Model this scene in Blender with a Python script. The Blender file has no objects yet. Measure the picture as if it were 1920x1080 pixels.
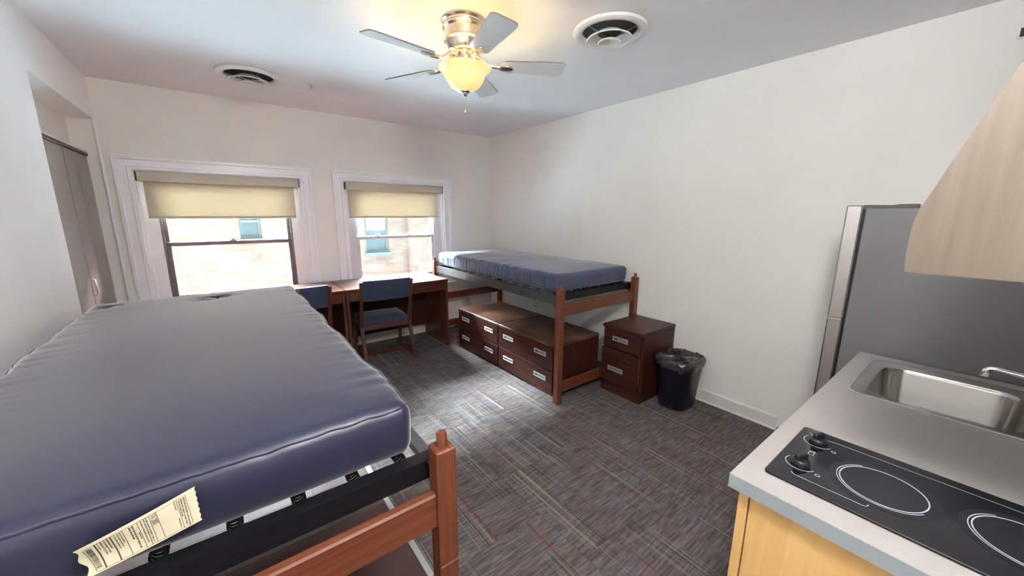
import bpy, bmesh, math, random
from mathutils import Vector, Matrix, noise
random.seed(7)
S = bpy.context.scene
COL = S.collection
PI = math.pi
# ---------------------------------------------------------------- camera
YAW, PITCH, ROLL, FPX, CAMH = -0.6580114, -0.1981069, 0.0061628, 701.46, 1.5794
def cam_basis():
    fwd = Vector((-math.sin(YAW), math.cos(YAW), 0)); right = Vector((math.cos(YAW), math.sin(YAW), 0)); up = Vector((0, 0, 1))
    f2 = fwd*math.cos(PITCH) + up*math.sin(PITCH); u2 = up*math.cos(PITCH) - fwd*math.sin(PITCH)
    return right*math.cos(ROLL) + u2*math.sin(ROLL), u2*math.cos(ROLL) - right*math.sin(ROLL), f2
_r, _u, _f = cam_basis()
cd = bpy.data.cameras.new('camera'); cam = bpy.data.objects.new('camera', cd); COL.objects.link(cam)
cd.sensor_width = 36; cd.lens = 36*FPX/1920; cd.clip_start = 0.02; cd.clip_end = 200
M = Matrix.Identity(4)
for i in range(3):
    M[i][0] = _r[i]; M[i][1] = _u[i]; M[i][2] = -_f[i]
M[0][3], M[1][3], M[2][3] = 0, 0, CAMH
cam.matrix_world = M
S.camera = cam
# ---------------------------------------------------------------- world, sun, exposure
SKY = 235.0
W = bpy.data.worlds.new('sky'); S.world = W; W.use_nodes = True
bg = W.node_tree.nodes['Background']; bg.inputs[0].default_value = (0.84, 0.94, 1.0, 1); bg.inputs[1].default_value = SKY
S.view_settings.view_transform = 'Standard'; S.view_settings.look = 'None'
S.view_settings.exposure = 1.95; S.view_settings.gamma = 1.0; S.view_settings.use_curve_mapping = False
# room dimensions
XL, XR, YB, H = -0.697, 3.125, 4.55, 2.60
YA, ZH = 3.214, 2.29          # closet recess: near edge, header height
XD = -0.85                     # wall above the closet doors
YK, XK = -0.30, 0.93           # kitchen wall
YF = -2.60
W1 = (-0.535, 0.713); W2 = (1.132, 2.365); WZ0, WZ1 = 0.66, 1.918
for (a, b) in (W1, W2):        # sampling portals in the two window openings (give off no light of their own)
    pd = bpy.data.lights.new('window_portal', 'AREA'); pd.shape = 'RECTANGLE'; pd.size = b-a; pd.size_y = WZ1-WZ0
    pd.cycles.is_portal = True
    po = bpy.data.objects.new('window_portal', pd); COL.objects.link(po)
    po.location = ((a+b)/2, YB+0.20, (WZ0+WZ1)/2); po.rotation_euler = (-math.radians(90), 0, 0)

# ---------------------------------------------------------------- materials
def newmat(name):
    m = bpy.data.materials.new(name); m.use_nodes = True
    nt = m.node_tree; return m, nt, nt.nodes['Principled BSDF']
def nd(nt, typ, **kw):
    n = nt.nodes.new(typ)
    for k, v in kw.items(): setattr(n, k, v)
    return n
def plain(name, col, rough=0.5, metal=0.0, spec=0.5, var=0.0, vscale=6.0, bump=0.0, bscale=60.0, sheen=0.0, coat=0.0):
    m, nt, b = newmat(name)
    b.inputs['Base Color'].default_value = (*col, 1); b.inputs['Roughness'].default_value = rough
    b.inputs['Metallic'].default_value = metal; b.inputs['Specular IOR Level'].default_value = spec
    if sheen: b.inputs['Sheen Weight'].default_value = sheen; b.inputs['Sheen Roughness'].default_value = 0.4
    if coat: b.inputs['Coat Weight'].default_value = coat; b.inputs['Coat Roughness'].default_value = 0.08
    tc = nd(nt, 'ShaderNodeTexCoord')
    if var:
        n = nd(nt, 'ShaderNodeTexNoise'); n.inputs['Scale'].default_value = vscale; n.inputs['Detail'].default_value = 4
        nt.links.new(tc.outputs['Object'], n.inputs['Vector'])
        r = nd(nt, 'ShaderNodeValToRGB')
        r.color_ramp.elements[0].position = 0.3; r.color_ramp.elements[1].position = 0.7
        r.color_ramp.elements[0].color = (*[c*(1-var) for c in col], 1); r.color_ramp.elements[1].color = (*[min(1, c*(1+var)) for c in col], 1)
        nt.links.new(n.outputs['Fac'], r.inputs['Fac']); nt.links.new(r.outputs['Color'], b.inputs['Base Color'])
    if bump:
        n2 = nd(nt, 'ShaderNodeTexNoise'); n2.inputs['Scale'].default_value = bscale; n2.inputs['Detail'].default_value = 5
        nt.links.new(tc.outputs['Object'], n2.inputs['Vector'])
        bp = nd(nt, 'ShaderNodeBump'); bp.inputs['Strength'].default_value = bump; bp.inputs['Distance'].default_value = 0.004
        nt.links.new(n2.outputs['Fac'], bp.inputs['Height']); nt.links.new(bp.outputs['Normal'], b.inputs['Normal'])
    return m
def wood(name, dark, light, axis='z', rough=0.35, fine=55.0, spec=0.45, stretch=1.6, coat=0.0, wear=0.0):
    m, nt, b = newmat(name)
    tc = nd(nt, 'ShaderNodeTexCoord'); mp = nd(nt, 'ShaderNodeMapping')
    sc = {'x': (stretch, fine, fine), 'y': (fine, stretch, fine), 'z': (fine, fine, stretch)}[axis]
    mp.inputs['Scale'].default_value = sc
    nt.links.new(tc.outputs['Object'], mp.inputs['Vector'])
    n = nd(nt, 'ShaderNodeTexNoise'); n.inputs['Scale'].default_value = 1.0; n.inputs['Detail'].default_value = 6; n.inputs['Roughness'].default_value = 0.62; n.inputs['Distortion'].default_value = 0.6
    nt.links.new(mp.outputs['Vector'], n.inputs['Vector'])
    r = nd(nt, 'ShaderNodeValToRGB'); r.color_ramp.elements[0].position = 0.32; r.color_ramp.elements[1].position = 0.68
    r.color_ramp.elements[0].color = (*dark, 1); r.color_ramp.elements[1].color = (*light, 1)
    nt.links.new(n.outputs['Fac'], r.inputs['Fac'])
    src = r.outputs['Color']
    if wear:
        nw = nd(nt, 'ShaderNodeTexNoise'); nw.inputs['Scale'].default_value = 4.5; nw.inputs['Detail'].default_value = 7; nw.inputs['Roughness'].default_value = 0.65
        nt.links.new(tc.outputs['Object'], nw.inputs['Vector'])
        rw = nd(nt, 'ShaderNodeValToRGB'); rw.color_ramp.elements[0].position = 0.44; rw.color_ramp.elements[1].position = 0.66
        rw.color_ramp.elements[0].color = (0, 0, 0, 1); rw.color_ramp.elements[1].color = (wear, wear, wear, 1)
        nt.links.new(nw.outputs['Fac'], rw.inputs['Fac'])
        mx = nd(nt, 'ShaderNodeMixRGB'); nt.links.new(rw.outputs['Color'], mx.inputs['Fac']); nt.links.new(src, mx.inputs['Color1'])
        mx.inputs['Color2'].default_value = (0.24, 0.125, 0.068, 1); src = mx.outputs['Color']
    nt.links.new(src, b.inputs['Base Color'])
    b.inputs['Roughness'].default_value = rough; b.inputs['Specular IOR Level'].default_value = spec
    if coat: b.inputs['Coat Weight'].default_value = coat; b.inputs['Coat Roughness'].default_value = 0.12
    bp = nd(nt, 'ShaderNodeBump'); bp.inputs['Strength'].default_value = 0.12; bp.inputs['Distance'].default_value = 0.002
    nt.links.new(n.outputs['Fac'], bp.inputs['Height']); nt.links.new(bp.outputs['Normal'], b.inputs['Normal'])
    return m
def emit(name, col, s):
    m, nt, b = newmat(name)
    b.inputs['Base Color'].default_value = (*col, 1); b.inputs['Emission Color'].default_value = (*col, 1); b.inputs['Emission Strength'].default_value = s
    return m
def brushed(name, col, rough=0.32, axis='y', scale=180.0):
    m, nt, b = newmat(name)
    b.inputs['Metallic'].default_value = 1.0; b.inputs['Base Color'].default_value = (*col, 1)
    tc = nd(nt, 'ShaderNodeTexCoord'); mp = nd(nt, 'ShaderNodeMapping')
    sc = {'x': (2, scale, scale), 'y': (scale, 2, scale), 'z': (scale, scale, 2)}[axis]
    mp.inputs['Scale'].default_value = sc; nt.links.new(tc.outputs['Object'], mp.inputs['Vector'])
    n = nd(nt, 'ShaderNodeTexNoise'); n.inputs['Scale'].default_value = 1; n.inputs['Detail'].default_value = 3
    nt.links.new(mp.outputs['Vector'], n.inputs['Vector'])
    mr = nd(nt, 'ShaderNodeMapRange'); mr.inputs['To Min'].default_value = rough*0.75; mr.inputs['To Max'].default_value = rough*1.3
    nt.links.new(n.outputs['Fac'], mr.inputs['Value']); nt.links.new(mr.outputs['Result'], b.inputs['Roughness'])
    return m

def wall_mat(name, col, bump=0.25):
    m, nt, b = newmat(name)
    tc = nd(nt, 'ShaderNodeTexCoord')
    n = nd(nt, 'ShaderNodeTexNoise'); n.inputs['Scale'].default_value = 2.2; n.inputs['Detail'].default_value = 5
    nt.links.new(tc.outputs['Object'], n.inputs['Vector'])
    r = nd(nt, 'ShaderNodeValToRGB'); r.color_ramp.elements[0].position = 0.3; r.color_ramp.elements[1].position = 0.75
    r.color_ramp.elements[0].color = (*[c*0.965 for c in col], 1); r.color_ramp.elements[1].color = (*[min(1, c*1.02) for c in col], 1)
    nt.links.new(n.outputs['Fac'], r.inputs['Fac']); nt.links.new(r.outputs['Color'], b.inputs['Base Color'])
    b.inputs['Roughness'].default_value = 0.55; b.inputs['Specular IOR Level'].default_value = 0.3
    n1 = nd(nt, 'ShaderNodeTexNoise'); n1.inputs['Scale'].default_value = 3.0; n1.inputs['Detail'].default_value = 8; n1.inputs['Roughness'].default_value = 0.6
    v = nd(nt, 'ShaderNodeTexVoronoi'); v.inputs['Scale'].default_value = 9.0
    nt.links.new(tc.outputs['Object'], n1.inputs['Vector']); nt.links.new(tc.outputs['Object'], v.inputs['Vector'])
    mr = nd(nt, 'ShaderNodeMapRange'); mr.inputs['From Max'].default_value = 0.07; mr.inputs['To Min'].default_value = 0.15; mr.inputs['To Max'].default_value = 0.0
    nt.links.new(v.outputs['Distance'], mr.inputs['Value'])
    ad = nd(nt, 'ShaderNodeMath'); ad.operation = 'ADD'
    nt.links.new(n1.outputs['Fac'], ad.inputs[0]); nt.links.new(mr.outputs['Result'], ad.inputs[1])
    bp = nd(nt, 'ShaderNodeBump'); bp.inputs['Strength'].default_value = bump; bp.inputs['Distance'].default_value = 0.012
    nt.links.new(ad.outputs[0], bp.inputs['Height']); nt.links.new(bp.outputs['Normal'], b.inputs['Normal'])
    return m
MT = {}
MT['wall'] = wall_mat('wall_paint', (0.86, 0.845, 0.80))
MT['wall_left'] = wall_mat('wall_paint_lit', (0.93, 0.925, 0.915))  # left wall colour lightened for the window light falling on it
MT['ceiling'] = wall_mat('ceiling_paint', (0.87, 0.865, 0.885), 0.06)
MT['trim'] = plain('white_gloss_trim', (0.88, 0.89, 0.91), 0.3, var=0.03, vscale=3)
MT['trim_cream'] = plain('cream_trim', (0.70, 0.65, 0.56), 0.4, var=0.04, vscale=4)
MT['bronze'] = plain('bronze_window_frame', (0.15, 0.125, 0.125), 0.4, var=0.15, vscale=20)
MT['alum'] = plain('pale_window_frame', (0.62, 0.66, 0.69), 0.35, var=0.03)
MT['cassette'] = plain('beige_shade_cassette', (0.52, 0.465, 0.385), 0.5, var=0.03)
MT['chrome'] = plain('chrome', (0.85, 0.86, 0.88), 0.08, 1.0)
MT['steel'] = plain('bright_steel', (0.72, 0.72, 0.73), 0.28, 1.0)
MT['nickel'] = plain('brushed_nickel', (0.72, 0.66, 0.58), 0.25, 1.0)
MT['whiteplastic'] = plain('white_plastic', (0.80, 0.79, 0.77), 0.4, var=0.02)
MT['almond'] = plain('almond_plastic', (0.62, 0.55, 0.40), 0.4, var=0.02)
MT['dark'] = plain('duct_shade_black', (0.012, 0.012, 0.012), 0.7, var=0.2)
MT['blackmetal'] = plain('black_steel', (0.007, 0.007, 0.009), 0.34, 0.0, 0.22, var=0.25, vscale=30)
MT['greymetal'] = plain('grey_painted_steel', (0.075, 0.073, 0.078), 0.33, 0.3, 0.6, var=0.12, vscale=14)
MT['blackplastic'] = plain('black_plastic', (0.010, 0.010, 0.014), 0.35, 0, 0.5, var=0.2, vscale=20)
RED_D, RED_L = (0.050, 0.0135, 0.0075), (0.140, 0.042, 0.021)
BED_D, BED_L = (0.085, 0.021, 0.0085), (0.185, 0.053, 0.022)
for ax in 'xyz':
    MT['dark_wood_'+ax] = wood('cherry_wood_'+ax, (0.024, 0.0060, 0.0045), (0.072, 0.020, 0.0135), ax, 0.40, spec=0.28, coat=0.05)
    MT['desk_wood_'+ax] = wood('desk_wood_'+ax, RED_D, RED_L, ax, 0.30, spec=0.35, coat=0.2)
    MT['bed_wood_'+ax] = wood('bed_wood_'+ax, BED_D, BED_L, ax, 0.42, fine=80, coat=0.08)
    MT['maple_'+ax] = wood('maple_wood_'+ax, (0.66, 0.40, 0.14), (0.78, 0.50, 0.20), ax, 0.42, fine=26, stretch=2.2)
MT['dresser_top'] = wood('worn_dresser_top', (0.036, 0.012, 0.008), (0.090, 0.033, 0.020), 'y', 0.36, wear=0.55, coat=0.15)
MT['pale_maple'] = wood('pale_maple_veneer', (0.118, 0.090, 0.066), (0.155, 0.121, 0.092), 'z', 0.5, fine=30, stretch=1.8)
MT['closet_wood'] = wood('closet_door_wood', (0.085, 0.052, 0.040), (0.155, 0.098, 0.076), 'z', 0.25, fine=45, coat=0.35)
MT['laminate'] = plain('grey_laminate', (0.345, 0.322, 0.305), 0.42, var=0.03, vscale=90)
MT['laminate_edge'] = plain('blue_grey_edge_band', (0.30, 0.335, 0.35), 0.42, var=0.03, vscale=20)
MT['fridge_side'] = plain('grey_fridge_side', (0.170, 0.170, 0.172), 0.42, 0.15, 0.5, var=0.03, vscale=3, bump=0.06, bscale=600)
MT['fridge_door'] = brushed('stainless_door', (0.62, 0.60, 0.57), 0.34, 'x')
MT['sink_steel'] = brushed('sink_steel', (0.70, 0.69, 0.67), 0.22, 'y')
MT['sink_shaded'] = brushed('sink_steel_shaded', (0.44, 0.425, 0.40), 0.20, 'y', 500)  # sink steel darkened, shade of the deep bowl put into the colour
MT['glass_black'] = plain('black_ceramic_glass', (0.0075, 0.007, 0.010), 0.09, 0, 0.42, var=0.3, vscale=200)
MT['burner'] = plain('burner_print', (0.012, 0.0115, 0.015), 0.20, 0, 0.35, var=0.35, vscale=260)
MT['white_print'] = plain('white_print', (0.40, 0.42, 0.46), 0.4, var=0.05)
MT['blade'] = plain('white_fan_blade', (0.88, 0.87, 0.88), 0.45, var=0.02)
MT['blade_edge'] = plain('dark_blade_edge', (0.16, 0.13, 0.11), 0.5, var=0.1)
MT['handle'] = plain('pull_frame', (0.46, 0.46, 0.46), 0.45, 0.25, 0.4, var=0.03)
MT['handle_in'] = plain('pull_recess', (0.23, 0.23, 0.22), 0.45, 0.25, 0.4, var=0.05)
MT['chair_fabric'] = plain('blue_upholstery', (0.046, 0.054, 0.105), 0.85, 0, 0.2, var=0.18, vscale=120, bump=0.25, bscale=500, sheen=0.35)
MT['tag_paper'] = plain('cream_tag', (0.66, 0.60, 0.42), 0.7, var=0.05, vscale=15)
MT['ink'] = plain('tag_ink', (0.05, 0.05, 0.045), 0.7, var=0.1)
MT['bin'] = plain('dark_navy_bin', (0.011, 0.011, 0.020), 0.40, 0, 0.4, var=0.15, vscale=12)
MT['bag'] = plain('black_bag_film', (0.030, 0.027, 0.030), 0.24, 0, 0.6, var=0.2, vscale=14)
MT['strip'] = plain('metal_floor_strip', (0.55, 0.56, 0.56), 0.35, 0.6, var=0.06, vscale=30)
MT['mortar'] = plain('floor_screed', (0.10, 0.09, 0.085), 0.8, var=0.15)
MT['vinyl'] = plain('brown_vinyl_tile', (0.085, 0.050, 0.045), 0.48, 0, 0.12, var=0.10, vscale=3.5, bump=0.22, bscale=34)

def mattress_mat(name, col, sheen, rough):
    m, nt, b = newmat(name)
    tc = nd(nt, 'ShaderNodeTexCoord')
    n = nd(nt, 'ShaderNodeTexNoise'); n.inputs['Scale'].default_value = 5; n.inputs['Detail'].default_value = 6
    nt.links.new(tc.outputs['Object'], n.inputs['Vector'])
    r = nd(nt, 'ShaderNodeValToRGB'); r.color_ramp.elements[0].position = 0.25; r.color_ramp.elements[1].position = 0.75
    r.color_ramp.elements[0].color = (*[c*0.9 for c in col], 1); r.color_ramp.elements[1].color = (*[c*1.1 for c in col], 1)
    nt.links.new(n.outputs['Fac'], r.inputs['Fac']); nt.links.new(r.outputs['Color'], b.inputs['Base Color'])
    b.inputs['Roughness'].default_value = rough; b.inputs['Specular IOR Level'].default_value = 0.5
    b.inputs['Sheen Weight'].default_value = sheen; b.inputs['Sheen Roughness'].default_value = 0.33
    b.inputs['Sheen Tint'].default_value = (0.97, 0.97, 1.0, 1)
    w = nd(nt, 'ShaderNodeTexNoise'); w.inputs['Scale'].default_value = 700; w.inputs['Detail'].default_value = 2
    nt.links.new(tc.outputs['Object'], w.inputs['Vector'])
    bp = nd(nt, 'ShaderNodeBump'); bp.inputs['Strength'].default_value = 0.12; bp.inputs['Distance'].default_value = 0.001
    nt.links.new(w.outputs['Fac'], bp.inputs['Height']); nt.links.new(bp.outputs['Normal'], b.inputs['Normal'])
    return m
MT['mattress'] = mattress_mat('navy_nylon_ticking', (0.0145, 0.0155, 0.040), 0.9, 0.34)
MT['mattress2'] = mattress_mat('blue_nylon_ticking', (0.055, 0.064, 0.124), 0.5, 0.5)
MT['piping'] = plain('navy_piping', (0.05, 0.052, 0.085), 0.5, var=0.1, sheen=0.4)

def glass_mat():
    m, nt, b = newmat('window_glass'); nt.nodes.remove(b)
    out = [n for n in nt.nodes if n.type == 'OUTPUT_MATERIAL'][0]
    t = nd(nt, 'ShaderNodeBsdfTransparent'); t.inputs[0].default_value = (0.94, 0.97, 0.97, 1)
    g = nd(nt, 'ShaderNodeBsdfGlossy'); g.inputs['Roughness'].default_value = 0.02
    f = nd(nt, 'ShaderNodeFresnel'); f.inputs[0].default_value = 1.3
    mx = nd(nt, 'ShaderNodeMixShader')
    nt.links.new(f.outputs[0], mx.inputs[0]); nt.links.new(t.outputs[0], mx.inputs[1]); nt.links.new(g.outputs[0], mx.inputs[2])
    nt.links.new(mx.outputs[0], out.inputs[0]); return m
MT['glass'] = glass_mat()
def shade_mat():
    m, nt, b = newmat('shade_fabric'); nt.nodes.remove(b)
    out = [n for n in nt.nodes if n.type == 'OUTPUT_MATERIAL'][0]
    d = nd(nt, 'ShaderNodeBsdfDiffuse'); d.inputs[0].default_value = (0.68, 0.60, 0.47, 1)
    t = nd(nt, 'ShaderNodeBsdfTranslucent'); t.inputs[0].default_value = (0.39, 0.35, 0.275, 1)
    mx = nd(nt, 'ShaderNodeMixShader'); mx.inputs[0].default_value = 0.30
    tc = nd(nt, 'ShaderNodeTexCoord'); w = nd(nt, 'ShaderNodeTexNoise'); w.inputs['Scale'].default_value = 400
    nt.links.new(tc.outputs['Object'], w.inputs['Vector'])
    bp = nd(nt, 'ShaderNodeBump'); bp.inputs['Strength'].default_value = 0.1; bp.inputs['Distance'].default_value = 0.001
    nt.links.new(w.outputs['Fac'], bp.inputs['Height']); nt.links.new(bp.outputs[0], d.inputs['Normal'])
    nt.links.new(d.outputs[0], mx.inputs[1]); nt.links.new(t.outputs[0], mx.inputs[2]); nt.links.new(mx.outputs[0], out.inputs[0]); return m
MT['shade'] = shade_mat()
def bowl_mat():
    m, nt, b = newmat('alabaster_glass')
    tc = nd(nt, 'ShaderNodeTexCoord'); n = nd(nt, 'ShaderNodeTexNoise'); n.inputs['Scale'].default_value = 9; n.inputs['Detail'].default_value = 3
    nt.links.new(tc.outputs['Object'], n.inputs['Vector'])
    r = nd(nt, 'ShaderNodeValToRGB'); r.color_ramp.elements[0].color = (1.0, 0.76, 0.26, 1); r.color_ramp.elements[1].color = (1.0, 0.88, 0.40, 1)
    nt.links.new(n.outputs['Fac'], r.inputs['Fac'])
    b.inputs['Base Color'].default_value = (0.50, 0.42, 0.22, 1); b.inputs['Roughness'].default_value = 0.3
    nt.links.new(r.outputs['Color'], b.inputs['Emission Color']); b.inputs['Emission Strength'].default_value = 0.19
    return m
MT['bowl'] = bowl_mat()
def carpet_mat():
    m, nt, b = newmat('carpet_tile_pile')
    L = nt.links.new
    tc = nd(nt, 'ShaderNodeTexCoord'); oi = nd(nt, 'ShaderNodeObjectInfo'); at = nd(nt, 'ShaderNodeAttribute'); at.attribute_type = 'OBJECT'; at.attribute_name = 'red_x'
    sp = nd(nt, 'ShaderNodeSeparateXYZ'); L(tc.outputs['Object'], sp.inputs[0])
    off = nd(nt, 'ShaderNodeMath'); off.operation = 'MULTIPLY'; L(oi.outputs['Random'], off.inputs[0]); off.inputs[1].default_value = 37.0
    def stretched(sx, sy, detail=2.0, rough=0.6):
        cb = nd(nt, 'ShaderNodeCombineXYZ')
        a = nd(nt, 'ShaderNodeMath'); a.operation = 'MULTIPLY'; L(sp.outputs['X'], a.inputs[0]); a.inputs[1].default_value = sx
        c = nd(nt, 'ShaderNodeMath'); c.operation = 'MULTIPLY'; L(sp.outputs['Y'], c.inputs[0]); c.inputs[1].default_value = sy
        L(a.outputs[0], cb.inputs[0]); L(c.outputs[0], cb.inputs[1]); L(off.outputs[0], cb.inputs[2])
        n = nd(nt, 'ShaderNodeTexNoise'); n.inputs['Scale'].default_value = 1; n.inputs['Detail'].default_value = detail; n.inputs['Roughness'].default_value = rough
        L(cb.outputs[0], n.inputs['Vector']); return n.outputs['Fac']
    def ramp(fac, stops):
        r = nd(nt, 'ShaderNodeValToRGB'); e = r.color_ramp.elements
        e[0].position, e[0].color = stops[0][0], (*stops[0][1], 1); e[1].position, e[1].color = stops[-1][0], (*stops[-1][1], 1)
        for p, c in stops[1:-1]:
            q = e.new(p); q.color = (*c, 1)
        L(fac, r.inputs[0]); return r.outputs[0]
    def mix(f, a, c, typ='MIX'):
        x = nd(nt, 'ShaderNodeMixRGB'); x.blend_type = typ
        if hasattr(f, 'node'): L(f, x.inputs[0])
        else: x.inputs[0].default_value = f
        L(a, x.inputs[1])
        if hasattr(c, 'node'): L(c, x.inputs[2])
        else: x.inputs[2].default_value = (*c, 1)
        return x.outputs[0]
    tone = ramp(stretched(4, 7, 3), [(0.3, (0.100, 0.083, 0.080)), (0.5, (0.130, 0.108, 0.103)), (0.62, (0.122, 0.113, 0.124)), (0.75, (0.162, 0.140, 0.120))])
    cross = ramp(stretched(9, 85, 2), [(0.36, (0.55, 0.52, 0.52)), (0.5, (0.95, 0.95, 0.95)), (0.64, (1.50, 1.46, 1.42))])
    base = mix(0.75, tone, cross, 'MULTIPLY')
    lines = ramp(stretched(95, 0.6, 1.5), [(0.56, (0, 0, 0)), (0.62, (1, 1, 1))])
    zone = ramp(stretched(5, 1.2, 1), [(0.45, (0.08, 0.08, 0.08)), (0.58, (1, 1, 1))])
    lz = mix(1.0, lines, zone, 'MULTIPLY')
    hue = ramp(stretched(30, 0.3, 1), [(0.35, (0.235, 0.205, 0.150)), (0.55, (0.245, 0.238, 0.222)), (0.7, (0.16, 0.115, 0.095))])
    c1 = mix(lz, base, hue)
    dk = ramp(stretched(120, 0.5, 1.5), [(0.36, (0.8, 0.8, 0.8)), (0.43, (0, 0, 0))])
    dz = mix(1.0, dk, zone, 'MULTIPLY')
    c2 = mix(dz, c1, (0.030, 0.025, 0.026))
    sub = nd(nt, 'ShaderNodeMath'); sub.operation = 'SUBTRACT'; L(sp.outputs['X'], sub.inputs[0]); L(at.outputs['Fac'], sub.inputs[1])
    ab = nd(nt, 'ShaderNodeMath'); ab.operation = 'ABSOLUTE'; L(sub.outputs[0], ab.inputs[0])
    lt = nd(nt, 'ShaderNodeMath'); lt.operation = 'LESS_THAN'; L(ab.outputs[0], lt.inputs[0]); lt.inputs[1].default_value = 0.0048
    dash = ramp(stretched(3, 22, 2), [(0.35, (0.2, 0.2, 0.2)), (0.6, (0.85, 0.85, 0.85))])
    rm = nd(nt, 'ShaderNodeMath'); rm.operation = 'MULTIPLY'; L(lt.outputs[0], rm.inputs[0]); L(dash, rm.inputs[1])
    c3 = mix(rm.outputs[0], c2, (0.19, 0.028, 0.030))
    fine = nd(nt, 'ShaderNodeTexNoise'); fine.inputs['Scale'].default_value = 420; fine.inputs['Detail'].default_value = 2; L(tc.outputs['Object'], fine.inputs['Vector'])
    fr = ramp(fine.outputs['Fac'], [(0.3, (0.62, 0.62, 0.62)), (0.7, (1.38, 1.38, 1.38))])
    c4 = mix(0.8, c3, fr, 'MULTIPLY')
    L(c4, b.inputs['Base Color']); b.inputs['Roughness'].default_value = 0.9; b.inputs['Specular IOR Level'].default_value = 0.15
    bp = nd(nt, 'ShaderNodeBump'); bp.inputs['Strength'].default_value = 0.5; bp.inputs['Distance'].default_value = 0.003
    L(fine.outputs['Fac'], bp.inputs['Height']); L(bp.outputs[0], b.inputs['Normal'])
    return m
MT['carpet'] = carpet_mat()
def brick_mat():
    m, nt, b = newmat('tan_brick')
    tc = nd(nt, 'ShaderNodeTexCoord'); mp = nd(nt, 'ShaderNodeMapping'); mp.inputs['Rotation'].default_value = (PI/2, 0, 0)
    nt.links.new(tc.outputs['Object'], mp.inputs['Vector'])
    br = nd(nt, 'ShaderNodeTexBrick'); br.inputs['Scale'].default_value = 1.0
    br.inputs['Brick Width'].default_value = 0.215; br.inputs['Row Height'].default_value = 0.072; br.inputs['Mortar Size'].default_value = 0.006
    br.inputs['Color1'].default_value = (0.0110, 0.0070, 0.0052, 1); br.inputs['Color2'].default_value = (0.0142, 0.0104, 0.0086, 1); br.inputs['Mortar'].default_value = (0.0100, 0.0080, 0.0068, 1)
    nt.links.new(mp.outputs[0], br.inputs['Vector']); nt.links.new(br.outputs['Color'], b.inputs['Base Color'])
    bp = nd(nt, 'ShaderNodeBump'); bp.inputs['Strength'].default_value = 0.5; bp.inputs['Distance'].default_value = 0.01; bp.invert = True
    nt.links.new(br.outputs['Fac'], bp.inputs['Height']); nt.links.new(bp.outputs[0], b.inputs['Normal']); b.inputs['Roughness'].default_value = 0.9; b.inputs['Specular IOR Level'].default_value = 0.0
    return m
MT['brick'] = brick_mat()

# ---------------------------------------------------------------- mesh helpers
def bm_box(bm, x0, x1, y0, y1, z0, z1, bev=0.0, seg=1):
    vs = [bm.verts.new((x, y, z)) for x in (x0, x1) for y in (y0, y1) for z in (z0, z1)]
    fs = [bm.faces.new([vs[i] for i in q]) for q in ((0, 1, 3, 2), (4, 6, 7, 5), (0, 4, 5, 1), (2, 3, 7, 6), (0, 2, 6, 4), (1, 5, 7, 3))]
    if bev > 0:
        es = list({e for f in fs for e in f.edges})
        bmesh.ops.bevel(bm, geom=es, offset=bev, segments=seg, affect='EDGES', profile=0.5)
def bm_lathe(bm, prof, c=(0, 0, 0), n=40, cap0=True, cap1=True):
    rings = []
    for r, z in prof:
        rings.append([bm.verts.new((c[0]+r*math.cos(2*PI*k/n), c[1]+r*math.sin(2*PI*k/n), c[2]+z)) for k in range(n)])
    for a, b in zip(rings, rings[1:]):
        for k in range(n): bm.faces.new((a[k], a[(k+1) % n], b[(k+1) % n], b[k]))
    if cap0: bm.faces.new(rings[0])
    if cap1: bm.faces.new(list(reversed(rings[-1])))
def bm_tube(bm, pts, r, n=8, closed=False, cap=True):
    pts = [Vector(p) for p in pts]; rings = []; N = len(pts)
    prev = None
    for i, p in enumerate(pts):
        if closed: t = (pts[(i+1) % N]-pts[i-1]).normalized()
        else: t = (pts[min(i+1, N-1)]-pts[max(i-1, 0)]).normalized()
        ref = prev if prev is not None else (Vector((0, 0, 1)) if abs(t.z) < 0.9 else Vector((1, 0, 0)))
        a = (ref - t*ref.dot(t)).normalized(); prev = a; b = t.cross(a)
        rr = r[i] if isinstance(r, (list, tuple)) else r
        rings.append([bm.verts.new(p + a*rr*math.cos(2*PI*k/n) + b*rr*math.sin(2*PI*k/n)) for k in range(n)])
    rng = range(N) if closed else range(N-1)
    for i in rng:
        A, B = rings[i], rings[(i+1) % N]
        for k in range(n): bm.faces.new((A[k], A[(k+1) % n], B[(k+1) % n], B[k]))
    if cap and not closed:
        bm.faces.new(list(reversed(rings[0]))); bm.faces.new(rings[-1])
def bm_prism(bm, poly, axis, a, b, bev=0.0):
    def P(u, v, w): return {'x': (w, u, v), 'y': (u, w, v), 'z': (u, v, w)}[axis]
    A = [bm.verts.new(P(u, v, a)) for u, v in poly]; B = [bm.verts.new(P(u, v, b)) for u, v in poly]
    n = len(poly); fs = [bm.faces.new(A), bm.faces.new(list(reversed(B)))]
    for k in range(n): fs.append(bm.faces.new((A[k], B[k], B[(k+1) % n], A[(k+1) % n])))
    if bev: bmesh.ops.bevel(bm, geom=list({e for f in fs for e in f.edges}), offset=bev, segments=1, affect='EDGES')
def finish(name, bm, mat, parent=None, smooth=False, loc=None, angle=40):
    bmesh.ops.recalc_face_normals(bm, faces=bm.faces[:])
    me = bpy.data.meshes.new(name); bm.to_mesh(me); bm.free()
    mats = mat if isinstance(mat, (list, tuple)) else [mat]
    for m in mats: me.materials.append(m)
    if smooth:
        for p in me.polygons: p.use_smooth = True
        me.set_sharp_from_angle(angle=math.radians(angle))
    o = bpy.data.objects.new(name, me); COL.objects.link(o)
    if parent is not None: o.parent = parent
    if loc is not None: o.location = loc
    return o
def tag(o, label=None, cat=None, group=None, kind=None):
    if label: o['label'] = label
    if cat: o['category'] = cat
    if group: o['group'] = group
    if kind: o['kind'] = kind
    return o
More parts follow.
